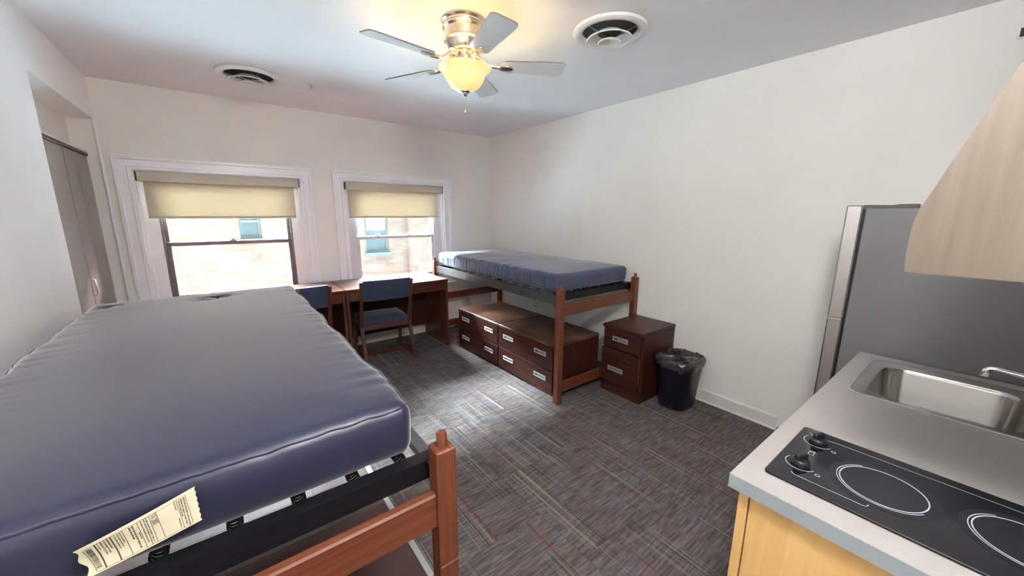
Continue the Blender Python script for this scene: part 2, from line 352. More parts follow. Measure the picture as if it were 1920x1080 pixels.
class T:
    """a thing: Empty at its base, parts as children. world=True: part coordinates are given in room coordinates"""
    def __init__(s, name, label, cat, loc=(0, 0, 0), rz=0, group=None, kind=None, world=True):
        s.e = bpy.data.objects.new(name, None); COL.objects.link(s.e); s.e.empty_display_size = 0.1
        s.e.location = loc; s.e.rotation_euler = (0, 0, rz); tag(s.e, label, cat, group, kind)
        s.off = Vector((-loc[0], -loc[1], -loc[2])) if world else Vector((0, 0, 0))
    def part(s, name, bm, mat, smooth=False, parent=None, label=None, angle=40):
        if parent is None:
            o = finish(name, bm, mat, s.e, smooth, s.off, angle)
        else:
            o = finish(name, bm, mat, parent, smooth, None, angle)
        if label: o['label'] = label
        return o
    def box(s, name, x0, x1, y0, y1, z0, z1, mat, bev=0.003, seg=1, parent=None, label=None, smooth=False):
        bm = bmesh.new(); bm_box(bm, x0, x1, y0, y1, z0, z1, bev, seg); return s.part(name, bm, mat, smooth or bev > 0.006, parent, label)
def copy_tree(root, loc, rz=None, label=None, group=None):
    r = root.copy(); COL.objects.link(r); r.location = loc
    if rz is not None: r.rotation_euler = (0, 0, rz)
    if label: r['label'] = label
    if group: r['group'] = group
    for ch in list(root.children):
        c = ch.copy(); COL.objects.link(c); c.parent = r
        for g in list(ch.children):
            d = g.copy(); COL.objects.link(d); d.parent = c
    return r
def struct_box(name, x0, x1, y0, y1, z0, z1, mat, bev=0.0):
    bm = bmesh.new(); bm_box(bm, x0, x1, y0, y1, z0, z1, bev)
    return tag(finish(name, bm, mat), kind='structure')

# ---------------------------------------------------------------- room shell
floor = struct_box('floor', XL-0.95, XR+0.15, YF-0.15, YB+0.30, -0.12, -0.008, MT['mortar'])
struct_box('ceiling', XL-0.95, XR+0.15, YF-0.15, YB+0.30, H, H+0.12, MT['ceiling'])
struct_box('wall_right', XR, XR+0.15, YK-0.15, YB+0.30, 0, H, MT['wall'])
def wall_with_openings():
    bm = bmesh.new(); y0, y1 = YB, YB+0.22
    xs = [XD-0.12, W1[0], W1[1], W2[0], W2[1], XR]
    for i in range(0, 5, 2): bm_box(bm, xs[i], xs[i+1], y0, y1, 0, H)
    for a, b in (W1, W2):
        bm_box(bm, a, b, y0, y1, 0, WZ0); bm_box(bm, a, b, y0, y1, WZ1, H)
    bmesh.ops.remove_doubles(bm, verts=bm.verts[:], dist=1e-5)
    # drop the inner faces shared by two boxes
    seen = {}
    for f in bm.faces:
        k = tuple(sorted(v.index for v in f.verts)); seen.setdefault(k, []).append(f)
    return bm
tag(finish('wall_back', wall_with_openings(), MT['wall']), kind='structure')
bm = bmesh.new(); bm_box(bm, XL-0.15, XL, YF, YA, 0, H); bm_box(bm, XL-0.15, XL, YA, YB, ZH, H)
tag(finish('wall_left', bm, MT['wall_left']), kind='structure')
bm = bmesh.new(); bm_box(bm, XD-0.12, XD, YA-0.35, YB, 2.03, ZH); bm_box(bm, XD-0.12, XL-0.15, YA-0.35, YA-0.25, 0, ZH)
bm_box(bm, XD, XL-0.15, YA-0.25, YB, ZH, ZH+0.1)
bm_box(bm, -1.55, -1.45, YA-0.45, YB+0.12, -0.1, 2.1); bm_box(bm, -1.45, XD-0.12, YA-0.35, YB, 2.03, 2.1); bm_box(bm, -1.45, XL-0.15, YA-0.45, YA-0.35, -0.1, 2.1); bm_box(bm, -1.45, XD-0.12, YB, YB+0.12, -0.1, 2.1)
tag(finish('wall_closet', bm, MT['wall']), kind='structure')
struct_box('wall_kitchen', XK, XR+0.15, YK-0.15, YK, 0, H, MT['wall'])
struct_box('wall_passage', XK, XK+0.12, YF, YK-0.15, 0, H, MT['wall'])
struct_box('wall_front', XL-0.15, XK+0.12, YF-0.15, YF, 0, H, MT['wall'])
bm = bmesh.new(); bm_box(bm, -14, 18, YB+0.02, YB+0.22, H+0.12, 12.0); bm_box(bm, -14, XL-0.95, YB+0.02, YB+0.22, -5, H+0.12); bm_box(bm, XR+0.15, 18, YB+0.02, YB+0.22, -5, H+0.12); bm_box(bm, XL-0.95, XR+0.15, YB+0.02, YB+0.22, -5, -0.12)  # unseen tall outer wall, added to cut skylight on the facade opposite
tag(finish('wall_sky_block', bm, MT['brick']), kind='structure')
# corner bead that runs down the back wall beside the closet
bm = bmesh.new(); bm_tube(bm, [(XL+0.002, YB-0.012, 0), (XL+0.002, YB-0.012, ZH)], 0.012, 12)
tag(finish('trim_1', bm, MT['trim'], smooth=True), kind='structure')
# floor covering
FLX = 0.578
tile_bm = bmesh.new(); TS = 0.66
bm_box(tile_bm, -TS/2+0.0006, TS/2-0.0006, -TS/2+0.0006, TS/2-0.0006, -0.0075, 0.0, 0.0012)
proto = finish('carpet_tile', tile_bm, MT['carpet'], floor); first = True
reds = {(1, 3): 0.14-0.33+0.0, }
xs0 = [0.52, 1.18, 1.84, 2.50]
rng = random.Random(3)
wanted = {(0, 1): 1.085, (1, 2): 1.72, (1, 3): 1.322, (1, 4): 1.706, (2, 2): 1.97, (2, 3): 2.352, (2, 1): 2.2}
def clip_tile(x0, x1, y0, y1):
    b = bmesh.new(); bm_box(b, x0, x1, y0, y1, -0.0075, 0.0, 0.0012); return b
for i, x0 in enumerate(xs0):
    for j in range(-1, 7):
        ya = -0.37 + 0.66*j + (0.327 if i % 2 == 0 else 0.0); yb = ya+TS
        cx, cy = x0+TS/2, (ya+yb)/2
        lo, hi = max(x0, FLX), min(x0+TS, XR); la, lb = max(ya, -0.29), min(yb, YB)
        if lb-la < 0.02: continue
        full = hi-lo > TS-0.001 and lb-la > TS-0.001
        if full:
            if first: o = proto; first = False
            else: o = proto.copy(); COL.objects.link(o); o.parent = floor
        else:
            o = finish('carpet_tile', clip_tile(lo-cx+0.0006, hi-cx-0.0006, la-cy+0.0006, lb-cy-0.0006), MT['carpet'], floor)
        o.location = (cx, cy, 0)
        o['red_x'] = float(wanted.get((i, j), x0+rng.uniform(0.08, 0.58)) - cx)
VT = 0.305; vp = None
for i in range(4):
    for j in range(-6, 21):
        x1 = 0.548 - VT*i; x0 = x1-VT; y0 = -0.28+VT*j; y1 = y0+VT
        x0 = max(x0, XL); y0 = max(y0, YF); y1 = min(y1, YB)
        if y1-y0 < 0.02 or x1-x0 < 0.02: continue
        key = (round(x1-x0, 3), round(y1-y0, 3))
        if vp is None: vp = {}
        if key in vp:
            o = vp[key].copy(); COL.objects.link(o); o.parent = floor
        else:
            b = bmesh.new(); bm_box(b, 0.0005, x1-x0-0.0005, 0.0005, y1-y0-0.0005, -0.0075, -0.003, 0.0006)
            o = finish('vinyl_tile', b, MT['vinyl'], floor); vp[key] = o
        o.location = (x0, y0, 0)
struct_box('trim_2', 0.550, 0.5775, -0.28, YB-0.02, -0.0076, 0.0015, MT['strip'], 0.001)
for i, (xa, ya, xb, yb) in enumerate(((XD-0.1, YA, XL, YB),)):
    struct_box('floor_closet', xa, xb, ya, yb, -0.0076, -0.003, MT['vinyl'])
# baseboards
def baseboard(name, along, c, a, b, side, mat):
    prof = [(0, 0), (0.018, 0), (0.018, 0.012), (0.014, 0.02), (0.013, 0.098), (0.006, 0.11), (0, 0.112)]
    bm = bmesh.new()
    if along == 'x': bm_prism(bm, [(c+side*u, v) for u, v in prof], 'x', a, b)
    else: bm_prism(bm, [(c+side*u, v) for u, v in prof], 'y', a, b)
    return tag(finish(name, bm, mat), kind='structure')
baseboard('baseboard_back', 'x', YB, XL+0.02, XR-0.02, -1, MT['trim_cream'])
MT['base'] = plain('painted_baseboard', (0.74, 0.715, 0.67), 0.4, var=0.03)
baseboard('baseboard_right', 'y', XR, 0.80, YB-0.02, -1, MT['base'])
baseboard('baseboard_left', 'y', XL, YF, YA, 1, MT['trim'])

# ---------------------------------------------------------------- windows
def window(idx, x0, x1, fm):
    w = T('window_%d' % idx, None, None, ((x0+x1)/2, YB, WZ0), kind='structure')
    cw = 0.105
    pr = [(0, 0), (0, .030), (.022, .030), (.027, .018), (.078, .018), (.083, .034), (cw, .034), (cw, 0)]
    def casing(A, B):          # moulded casing with mitred ends; A, B map a profile point to the two ends
        bm = bmesh.new(); a = [bm.verts.new(A(u, v)) for u, v in pr]; b = [bm.verts.new(B(u, v)) for u, v in pr]; n = len(pr)
        for k in range(n): bm.faces.new((a[k], a[(k+1) % n], b[(k+1) % n], b[k]))
        bm.faces.new(a); bm.faces.new(list(reversed(b))); w.part('casing', bm, MT['trim'])
    casing(lambda u, v: (x0-u, YB-v, WZ0), lambda u, v: (x0-u, YB-v, WZ1+u))
    casing(lambda u, v: (x1+u, YB-v, WZ0), lambda u, v: (x1+u, YB-v, WZ1+u))
    casing(lambda u, v: (x0-u, YB-v, WZ1+u), lambda u, v: (x1+u, YB-v, WZ1+u))
    w.box('sill', x0-cw-0.03, x1+cw+0.03, YB-0.075, YB+0.06, WZ0-0.028, WZ0, MT['trim'], 0.006)
    w.box('apron', x0-cw, x1+cw, YB-0.018, YB, WZ0-0.10, WZ0-0.028, MT['trim'], 0.003)
    # jamb liners and stops
    ys = YB+0.060
    sx0, sx1 = x0+0.108, x1-0.100
    for a, b in ((x0, x0+0.012), (x1-0.012, x1)): w.box('jamb', a, b, YB, YB+0.22, WZ0, WZ1, MT['trim'], 0.001)
    w.box('jamb', x0+0.012, x1-0.012, YB, YB+0.22, WZ1-0.012, WZ1, MT['trim'], 0.001)
    jm = MT['trim']
    for a, b in ((x0+0.012, x0+0.030), (x1-0.030, x1-0.012)): w.box('stop', a, b, YB+0.012, YB+0.030, WZ0, WZ1-0.012, jm, 0.003)
    for a, b in ((x0+0.012, sx0+0.004), (sx1-0.004, x1-0.012)): w.box('liner', a, b, ys, ys+0.10, WZ0, WZ1-0.012, jm if idx == 1 else MT['alum'], 0.002)
    # outer frame + sashes
    fo = 0.022
    for a, b in ((sx0, sx0+fo), (sx1-fo, sx1)): w.box('frame', a, b, ys+0.006, ys+0.11, WZ0, WZ1-0.012, fm, 0.002)
    w.box('frame', sx0, sx1, ys+0.006, ys+0.11, WZ0, WZ0+0.05, fm, 0.002)
    zr = 1.295
    def sash(name, ya, yb, za, zb, top, bot, st):
        bm = bmesh.new(); a, b = sx0+fo, sx1-fo
        bm_box(bm, a, a+st, ya, yb, za, zb, 0.003); bm_box(bm, b-st, b, ya, yb, za, zb, 0.003)
        bm_box(bm, a+st, b-st, ya, yb, zb-top, zb, 0.003); bm_box(bm, a+st, b-st, ya, yb, za, za+bot, 0.003)
        s = w.part(name, bm, fm)
        g = bmesh.new(); bm_box(g, a+st-0.004, b-st+0.004, (ya+yb)/2-0.002, (ya+yb)/2+0.002, za+bot-0.004, zb-top+0.004)
        finish('pane', g, MT['glass'], s)
        return s
    ls = sash('lower_sash', ys+0.010, ys+0.042, WZ0+0.05, zr, 0.036, 0.09, 0.032)
    sash('upper_sash', ys+0.052, ys+0.084, zr-0.036, WZ1-0.012, 0.04, 0.036, 0.028)
    for lx in ((0.09,) if idx == 1 else (1.51, 1.92)):
        bm = bmesh.new(); bm_box(bm, lx-0.030, lx+0.030, ys+0.012, ys+0.040, zr, zr+0.010, 0.003); bm_lathe(bm, [(0.012, 0.010), (0.014, 0.014), (0.010, 0.024)], (lx, ys+0.026, zr), 12)
        bm_box(bm, lx-0.004, lx+0.032, ys+0.018, ys+0.030, zr+0.016, zr+0.023, 0.002)
        finish('sash_lock', bm, MT['steel'] if idx == 2 else fm, ls)
    return w
window(1, *W1, MT['bronze']); window(2, *W2, MT['alum'])
def shade(x0, x1, fx0, fx1, label):
    t = T('roller_shade', label, 'window shade', ((x0+x1)/2, YB, 1.52), group='roller shades in the two windows')
    t.box('cassette', x0, x1, YB-0.020, YB+0.048, 1.823, 1.908, MT['cassette'], 0.006)
    for a, b in ((x0-0.010, x0), (x1, x1+0.010)): t.box('end_bracket', a, b, YB-0.014, YB+0.046, 1.826, 1.906, MT['blackplastic'], 0.003)
    t.box('fabric', fx0, fx1, YB+0.016, YB+0.0175, 1.530, 1.83, MT['shade'], 0)
    t.box('hem_bar', fx0, fx1, YB+0.010, YB+0.023, 1.512, 1.532, MT['cassette'], 0.004)
    bm = bmesh.new(); bm_tube(bm, [(fx1+0.020, YB+0.004, 1.83), (fx1+0.021, YB+0.004, 1.3), (fx1+0.020, YB+0.004, 1.15)], 0.0016, 6); t.part('pull_chain', bm, MT['whiteplastic'])
shade(-0.510, 0.695, -0.480, 0.652, 'cream roller shade half lowered in the dark framed window by the closet')
shade(1.156, 2.345, 1.180, 2.290, 'cream roller shade half lowered in the white framed window above the desk')

# ---------------------------------------------------------------- bifold closet door
d = T('door_1', None, None, (-0.79, 3.9, 0), kind='structure')
XDR = -0.772
for k, (a, b) in enumerate(((3.9095, 4.530), (3.2875, 3.9065), (2.90, 3.2845))):
    d.box('door_panel', XDR-0.035, XDR, a, b, 0.012, 2.000, MT['closet_wood'], 0.004)
d.box('track', XDR-0.032, XDR+0.006, 2.90, 4.545, 2.002, 2.026, MT['dark_wood_y'], 0.003)
d.box('header_strip', XD-0.05, XDR+0.002, 2.90, 4.545, 2.0265, 2.042, MT['trim_cream'], 0.002)
bm = bmesh.new(); bm_tube(bm, [(XDR, 3.935, 1.098), (XDR+0.016, 3.935, 1.090), (XDR+0.016, 3.935, 0.985), (XDR, 3.935, 0.977)], 0.006, 10); d.part('handle', bm, MT['steel'], True)
# ---------------------------------------------------------------- building across the street
nb = T('brick_building', 'tan brick building with pale framed windows seen outside both windows', 'building', (1.5, 9.0, -5))
bm = bmesh.new(); NY = 8.5; NT = 3.50
wins = [(0.28, 0.61, 1.08, 2.15), (2.50, 3.01, 0.69, 1.95)]
xs = sorted(wins)
cur = -6.0
for (a, b, z0, z1) in xs:
    bm_box(bm, cur, a, NY, NY+0.3, -5, NT); bm_box(bm, a, b, NY, NY+0.3, -5, z0); bm_box(bm, a, b, NY, NY+0.3, z1, NT); cur = b
bm_box(bm, cur, 9.0, NY, NY+0.3, -5, NT)
bm_box(bm, -6.0, 9.0, NY+0.3, NY+6, -5, NT-0.05)
nb.part('wall', bm, MT['brick'])
bm = bmesh.new(); bm_box(bm, 3.47, 9.0, NY-0.14, NY-0.001, -5, NT); nb.part('pier', bm, MT['brick'])
nb.box('coping', -6.05, 9.05, NY-0.2, NY+6, NT, NT+0.1, MT['trim_cream'], 0.01)
nglass = plain('far_window_glass', (0.0060, 0.0071, 0.0074), 0.5, 0, 0.0, var=0.1); nblind = plain('far_window_blind', (0.0165, 0.0165, 0.0160), 0.6, 0, 0.0, var=0.02); nframe = plain('far_window_frame', (0.0074, 0.0084, 0.0087), 0.5, 0, 0.0, var=0.02)
for (a, b, z0, z1) in xs:
    bm = bmesh.new(); f = 0.045; y0, y1 = NY+0.05, NY+0.12; zm = z0+(z1-z0)*0.36
    for q in ((a, a+f, z0, z1), (b-f, b, z0, z1), (a+f, b-f, z0, z0+f), (a+f, b-f, z1-f, z1), (a+f, b-f, zm-0.025, zm+0.025)): bm_box(bm, q[0], q[1], y0, y1, q[2], q[3])
    wf = nb.part('window_frame', bm, nframe)
    g = bmesh.new(); bm_box(g, a+f, b-f, y0+0.03, y0+0.04, z0+f, z1-f); finish('pane', g, nglass, wf)
    g = bmesh.new(); bm_box(g, a+f, b-f, y0+0.005, y0+0.012, *((zm+0.03, z1-f) if a > 2 else (z0+0.30, z0+0.335))); finish('blind', g, nblind, wf)
    nb.box('window_sill', a-0.04, b+0.04, NY-0.05, NY+0.10, z0-0.07, z0, nframe, 0.004)
struct_box('roof_bounce', -16, 19, YB+0.23, 40, -0.2, 0.02, plain('bounce_roof_white', (0.72, 0.85, 0.92), 0.9, var=0.03))  # unseen pale roof, added to bounce bluish light up onto the ceiling

# ---------------------------------------------------------------- beds
PW, BW, BL = 0.055, 1.055, 2.275
def make_bed(label, loc, far_rail, group):
    t = T('bed_frame', label, 'bed', loc, 0, group, world=False)
    hx, hy = BW/2, BL/2
    bm = bmesh.new()
    bm_box(bm, -PW/2, PW/2, -PW/2, PW/2, 0, 0.6435, 0.004); bm_box(bm, -PW/2, PW/2, -PW/2, PW/2, 0.6445, 0.985, 0.004); bm_box(bm, -PW/2+0.003, PW/2-0.003, -PW/2+0.003, PW/2-0.003, 0.64, 0.648)
    pm = finish('post', bm, MT['bed_wood_z'], t.e)
    bm = bmesh.new(); bm_lathe(bm, [(0.014, 0), (0.014, 0.034), (0.0115, 0.040)], (0, 0, 0.984), 16); pg = finish('peg', bm, MT['bed_wood_z'], pm, True)
    k = 0
    for sx in (-1, 1):
        for sy in (-1, 1):
            if k == 0: a = pm
            else:
                a = pm.copy(); COL.objects.link(a); a.parent = t.e
                q = pg.copy(); COL.objects.link(q); q.parent = a
            a.location = (sx*(hx-PW/2), sy*(hy-PW/2), 0); k += 1
    ix = hx-PW+0.004
    for sy, rails in ((-1, ((0.760, 0.860), (0.090, 0.185))), (1, far_rail)):
        for z0, z1 in rails:
            yc = sy*(hy-PW/2)
            t.box('end_rail', -ix, ix, yc-0.014, yc+0.014, z0, z1, MT['bed_wood_x'], 0.005)
    # steel link-spring frame
    sx = hx-0.020
    for s in (-1, 1):
        bm = bmesh.new(); bm_prism(bm, [(s*sx, 0.848), (s*sx, 0.926), (s*(sx-0.034), 0.926), (s*(sx-0.034), 0.922), (s*(sx-0.004), 0.922), (s*(sx-0.004), 0.848)], 'y', -(hy-PW-0.004), hy-PW-0.004)
        t.part('side_rail', bm, MT['greymetal'])
        for sy in (-1, 1):
            ye = hy-PW-0.004
            bm = bmesh.new(); bm_prism(bm, [(sy*ye, 0.849), (sy*(ye-0.045), 0.849), (sy*ye, 0.785)], 'x', s*(sx-0.0055), s*(sx-0.0015)); t.part('corner_bracket', bm, MT['greymetal'])
        for yy in (-0.62, -0.2, 0.25, 0.66):
            bm = bmesh.new(); bmesh.ops.create_uvsphere(bm, u_segments=8, v_segments=5, radius=0.006); bmesh.ops.translate(bm, verts=bm.verts, vec=(s*(sx+0.0005), yy, 0.888)); t.part('rivet', bm, MT['blackmetal'], True)
    ey = hy-PW-0.012
    for s in (-1, 1):
        bm = bmesh.new(); bm_prism(bm, [(s*ey, 0.874), (s*ey, 0.929), (s*(ey-0.036), 0.933), (s*(ey-0.036), 0.929), (s*(ey-0.004), 0.9255), (s*(ey-0.004), 0.874)], 'x', -(sx-0.005), sx-0.005)
        t.part('spring_rail', bm, MT['blackmetal'])
    # coil springs from the end rails to the deck, deck straps and cross wires
    bm = bmesh.new(); pts = []
    turns, n, L = 8, 9, 0.075
    for i in range(turns*n+1):
        a = 2*PI*i/n; pts.append((0.0135*math.cos(a), L*i/(turns*n), 0.0135*math.sin(a)))
    bm_tube(bm, [(0, -0.035, -0.004), (0, -0.012, 0.004)] + pts + [(0, L+0.012, 0)], 0.0026, 5)
    sp = finish('coil_spring', bm, MT['blackmetal'], t.e, True, angle=80); kk = 0
    for s in (-1, 1):
        for i in range(8):
            o = sp
            if kk: o = sp.copy(); COL.objects.link(o); o.parent = t.e
            kk += 1
            o.location = (-0.42+0.12*i, s*(ey-0.050), 0.924); o.rotation_euler = (0, 0, 0 if s < 0 else PI)
    bm = bmesh.new(); bm_box(bm, -0.016, 0.016, -(ey-0.135), ey-0.135, 0.9315, 0.9335, 0.0006)
    st = finish('deck_strap', bm, MT['blackmetal'], t.e)
    for i in range(8):
        o = st
        if i: o = st.copy(); COL.objects.link(o); o.parent = t.e
        o.location = (-0.42+0.12*i, 0, 0)
    bm = bmesh.new(); bm_tube(bm, [(-sx+0.03, 0, 0.927), (sx-0.03, 0, 0.927)], 0.0028, 6)
    cw = finish('cross_wire', bm, MT['blackmetal'], t.e)
    for i in range(13):
        o = cw
        if i: o = cw.copy(); COL.objects.link(o); o.parent = t.e
        o.location = (0, -(ey-0.135)+i*(2*ey-0.27)/12, 0)
    return t
make_bed('brown wooden bed frame in front of the closet, nearest the camera', (-0.1075, 1.9125, 0), ((0.760, 0.860), (0.09, 0.185)), 'wooden bed frames')
make_bed('brown wooden bed frame against the right wall standing over the drawer chests', (2.5925, 3.1825, 0), ((0.475, 0.565), (0.10, 0.19)), 'wooden bed frames')

def mattress(name, label, cx, cy, w, l, z0, t, mat, fn, nx, ny, nz, r=0.045, pipe=True, group='mattresses'):
    hx, hy, ht = w/2, l/2, t/2
    def rnd(p):
        q = Vector((max(-hx+r, min(hx-r, p[0])), max(-hy+r, min(hy-r, p[1])), max(-ht+r, min(ht-r, p[2]))))
        dd = Vector(p)-q
        n = dd.normalized() if dd.length > 1e-9 else Vector((0, 0, 1))
        pos = q+n*r if dd.length > 1e-9 else Vector(p)
        return fn(pos, n, hx, hy, ht)
    def spread(n, h):            # denser near the rounded edges
        m = 5; out = [-h + r*i/m for i in range(m)]
        out += [-h+r+(2*h-2*r)*i/n for i in range(n+1)]
        out += [h-r+r*(i+1)/m for i in range(m)]
        return out
    X, Y, Z = spread(nx, hx), spread(ny, hy), spread(nz, ht)
    bm = bmesh.new(); cache = {}
    def V(i, j, k):
        key = (i, j, k)
        if key not in cache: cache[key] = bm.verts.new(rnd((X[i], Y[j], Z[k])))
        return cache[key]
    NX, NY_, NZ = len(X)-1, len(Y)-1, len(Z)-1
    for i in range(NX):
        for j in range(NY_):
            for k in (0, NZ): bm.faces.new((V(i, j, k), V(i+1, j, k), V(i+1, j+1, k), V(i, j+1, k)))
    for i in range(NX):
        for k in range(NZ):
            for j in (0, NY_): bm.faces.new((V(i, j, k), V(i+1, j, k), V(i+1, j, k+1), V(i, j, k+1)))
    for j in range(NY_):
        for k in range(NZ):
            for i in (0, NX): bm.faces.new((V(i, j, k), V(i, j+1, k), V(i, j+1, k+1), V(i, j, k+1)))
    th = T(name, label, 'mattress', (cx, cy, z0+ht), 0, group, world=False)
    th.part('cover', bm, mat, True, angle=75)
    if pipe:
        for zz in ((ht, -ht) if pipe == 2 else (ht,)):
            pts = []
            def add(x, y):
                p = rnd((x, y, zz)); pts.append(p + Vector((p.x*0.002, p.y*0.001, 0)))
            c = 0.0135
            N1, N2 = 70, 150
            sx_, sy_ = hx-c*0, hy-c*0
            zz = zz
            for i in range(N1): add(-hx+0.03+(2*hx-0.06)*i/N1, -hy)
            for i in range(N2): add(hx, -hy+0.03+(2*hy-0.06)*i/N2)
            for i in range(N1): add(hx-0.03-(2*hx-0.06)*i/N1, hy)
            for i in range(N2): add(-hx, hy-0.03-(2*hy-0.06)*i/N2)
            bm = bmesh.new(); bm_tube(bm, pts, 0.0032, 6, closed=True); th.part('piping', bm, mat, True)
    return th
def nz3(x, y, z): return noise.noise(Vector((x, y, z)))
def fn_left(p, n, hx, hy, ht):
    p = p.copy(); ex = hx-abs(p.x); ey = hy-abs(p.y)
    if n.z > 0.3:
        p.z += 0.012*(1-math.exp(-min(ex, ey)/0.12)) + 0.005*nz3(p.x*1.6, p.y*1.6, 3)
        # puckers running in from the long seams
        e = math.exp(-ex/0.05)
        p.z += e*0.0045*nz3(p.x*3, p.y*26, 7)*2
        e2 = math.exp(-ey/0.05); p.z += e2*0.002*nz3(p.x*24, p.y*3, 1)*2
        # two pulled dimples near the far end
        for (ax, ay, R, A) in ((0.045, 0.80, 0.085, 0.012), (-0.39, 0.875, 0.05, 0.008)):
            dx, dy = p.x-ax, p.y-ay; rr = math.hypot(dx, dy*1.4)
            ang = math.atan2(dy, dx)
            p.z += -A*math.exp(-(rr/R)**2)*(1.0+0.9*math.sin(rr*190+2*ang))
    s = 1 if p.x > 0 else -1
    if abs(n.x) > 0.2:
        p.x += s*(0.008*math.sin(p.y*14.0+0.6*math.sin(p.y*5)) + 0.006*nz3(0, p.y*6, p.z*4))*abs(n.x)
    if abs(n.y) > 0.2:
        p.y += (1 if p.y > 0 else -1)*(0.005*nz3(p.x*4, 0, p.z*6) + 0.006*math.sin(PI*(p.z+ht)/(2*ht)))*abs(n.y)
    return p
def fn_right(p, n, hx, hy, ht):
    p = p.copy(); ex = hx-abs(p.x); ey = hy-abs(p.y)
    if n.z > 0.3:
        p.z += 0.012*(1-math.exp(-min(ex, ey)/0.15)) + 0.006*nz3(p.x*2, p.y*2, 3)
        if p.x < 0: p.z += math.exp(-ex/0.09)*0.012*nz3(p.x*2, p.y*12, 5)
        for (ax, ay, aw) in ((-0.22, 0.30, 0.010), (-0.14, 0.42, 0.008), (-0.26, -0.05, 0.008), (-0.2, 0.62, 0.01)):
            dx, dy = p.x-ax, (p.y-ay)+0.55*(p.x-ax)
            p.z += 0.006*math.exp(-(dy/aw)**2-(dx/0.13)**2)
    if p.x < 0 and abs(n.x) > 0.25:
        g = nz3(0, p.y*30, p.z*4+2)*1.8 + 0.9*nz3(0, p.y*64, p.z*6)
        lower = 1 if p.z > -ht*0.62 else 0.25
        p.x -= (0.0055*g*lower - (0.007 if p.z < -ht*0.62 else 0))*abs(n.x)
        p.x -= 0.006*nz3(1, p.y*3, 0)
    if abs(n.y) > 0.2: p.y += (1 if p.y > 0 else -1)*0.006*nz3(p.x*4, 1, p.z*8)*abs(n.y)
    return p
MZ = 0.940
mL = mattress('mattress', 'large grey blue mattress with a cream tag, on the bed nearest the camera', -0.1225, 1.8975, 0.955, 2.055, MZ, 0.145, MT['mattress'], fn_left, 46, 120, 7, 0.04)
mattress('mattress', 'wrinkled navy mattress on the bed against the right wall', 2.5825, 3.19, 0.945, 2.11, MZ, 0.148, MT['mattress2'], fn_right, 40, 300, 9, 0.038, pipe=False)

def tear(pts, wmax):
    bm = bmesh.new(); prev = None; n = len(pts)
    P = []
    for (x, y) in pts:
        q = fn_left(Vector((x+0.1225, y-1.8975, 0.0725)), Vector((0, 0, 1)), 0.4775, 1.0275, 0.0725); P.append(q+Vector((0, 0, 0.0012)))
    for i, p in enumerate(P):
        d_ = (P[min(i+1, n-1)]-P[max(i-1, 0)]).normalized(); sd2 = Vector((-d_.y, d_.x, 0))*(wmax*math.sin(PI*(i+0.15)/(n-0.7))/2)
        a, b = bm.verts.new(p+sd2), bm.verts.new(p-sd2)
        c = bm.verts.new(p+Vector((0, 0, 0.0015)))
        if prev: bm.faces.new((prev[0], a, c, prev[2])); bm.faces.new((prev[2], c, b, prev[1]))
        prev = (a, b, c)
    mL.part('fabric_tear', bm, MT['blackplastic'], True, label='dark worn tear in the mattress cover')
def arc(cx, cy, rx, ry, a0, a1, n=14): return [(cx+rx*math.cos(math.radians(a0+(a1-a0)*i/n)), cy+ry*math.sin(math.radians(a0+(a1-a0)*i/n))) for i in range(n+1)]
tear(arc(-0.075, 2.715, 0.085, 0.060, 200, 335), 0.016); tear(arc(-0.060, 2.700, 0.060, 0.060, 20, 120), 0.012); tear(arc(-0.085, 2.700, 0.030, 0.025, 150, 400), 0.022); tear(arc(-0.07, 2.70, 0.115, 0.085, 190, 260), 0.006); tear(arc(-0.496, 2.755, 0.055, 0.03, 150, 30), 0.022)

# sewn-on tag of the near mattress
tg = T('mattress_tag', 'cream printed paper tag hanging on the end of the nearest mattress', 'tag', (-0.17, 0.858, 1.02))
TA, TB = Vector((-0.094, 0.857, 1.070)), Vector((-0.092, 0.857, 0.996))      # sewn edge, top and bottom
TC, TD = Vector((-0.252, 0.853, 1.031)), Vector((-0.241, 0.853, 0.974))      # loose edge
def tagp(u, v, o=0.0):         # u: sewn edge -> loose edge, v: top -> bottom
    p = (TA.lerp(TB, v)).lerp(TC.lerp(TD, v), u)
    return p + Vector((0, -0.004 - o - 0.004*math.sin(u*PI)-0.003*math.sin(v*PI*1.6+u*2)*u - 0.003*u, 0))
bm = bmesh.new(); NU, NV = 24, 12
g0 = [[bm.verts.new(tagp(i/NU + (0.012 if (i == 0 and j % 2) else 0) - (0.02*math.sin(j*0.9) if i == NU else 0), j/NV)) for j in range(NV+1)] for i in range(NU+1)]
g1 = [[bm.verts.new(v.co+Vector((0, 0.0006, 0))) for v in row] for row in g0]
for G in (g0, g1):
    for i in range(NU):
        for j in range(NV): bm.faces.new((G[i][j], G[i+1][j], G[i+1][j+1], G[i][j+1]))
for i in range(NU):
    for j in (0, NV): bm.faces.new((g0[i][j], g0[i+1][j], g1[i+1][j], g1[i][j]))
for j in range(NV):
    for i in (0, NU): bm.faces.new((g0[i][j], g0[i][j+1], g1[i][j+1], g1[i][j]))
paper = tg.part('paper', bm, MT['tag_paper'], True)
def ink_strip(bm, u0, v0, u1, v1, th):
    """thin printed line on the paper from (u0,v0) to (u1,v1)"""
    n = max(2, int(12*max(abs(u1-u0), abs(v1-v0))))
    d = (tagp(u1, v1)-tagp(u0, v0)).normalized(); side = d.cross(Vector((0, 1, 0))).normalized()*th/2
    prev = None
    for i in range(n+1):
        f = i/n; p = tagp(u0+(u1-u0)*f, v0+(v1-v0)*f, 0.0005)
        a, b = bm.verts.new(p+side), bm.verts.new(p-side)
        if prev: bm.faces.new((prev[0], a, b, prev[1]))
        prev = (a, b)
bm = bmesh.new()
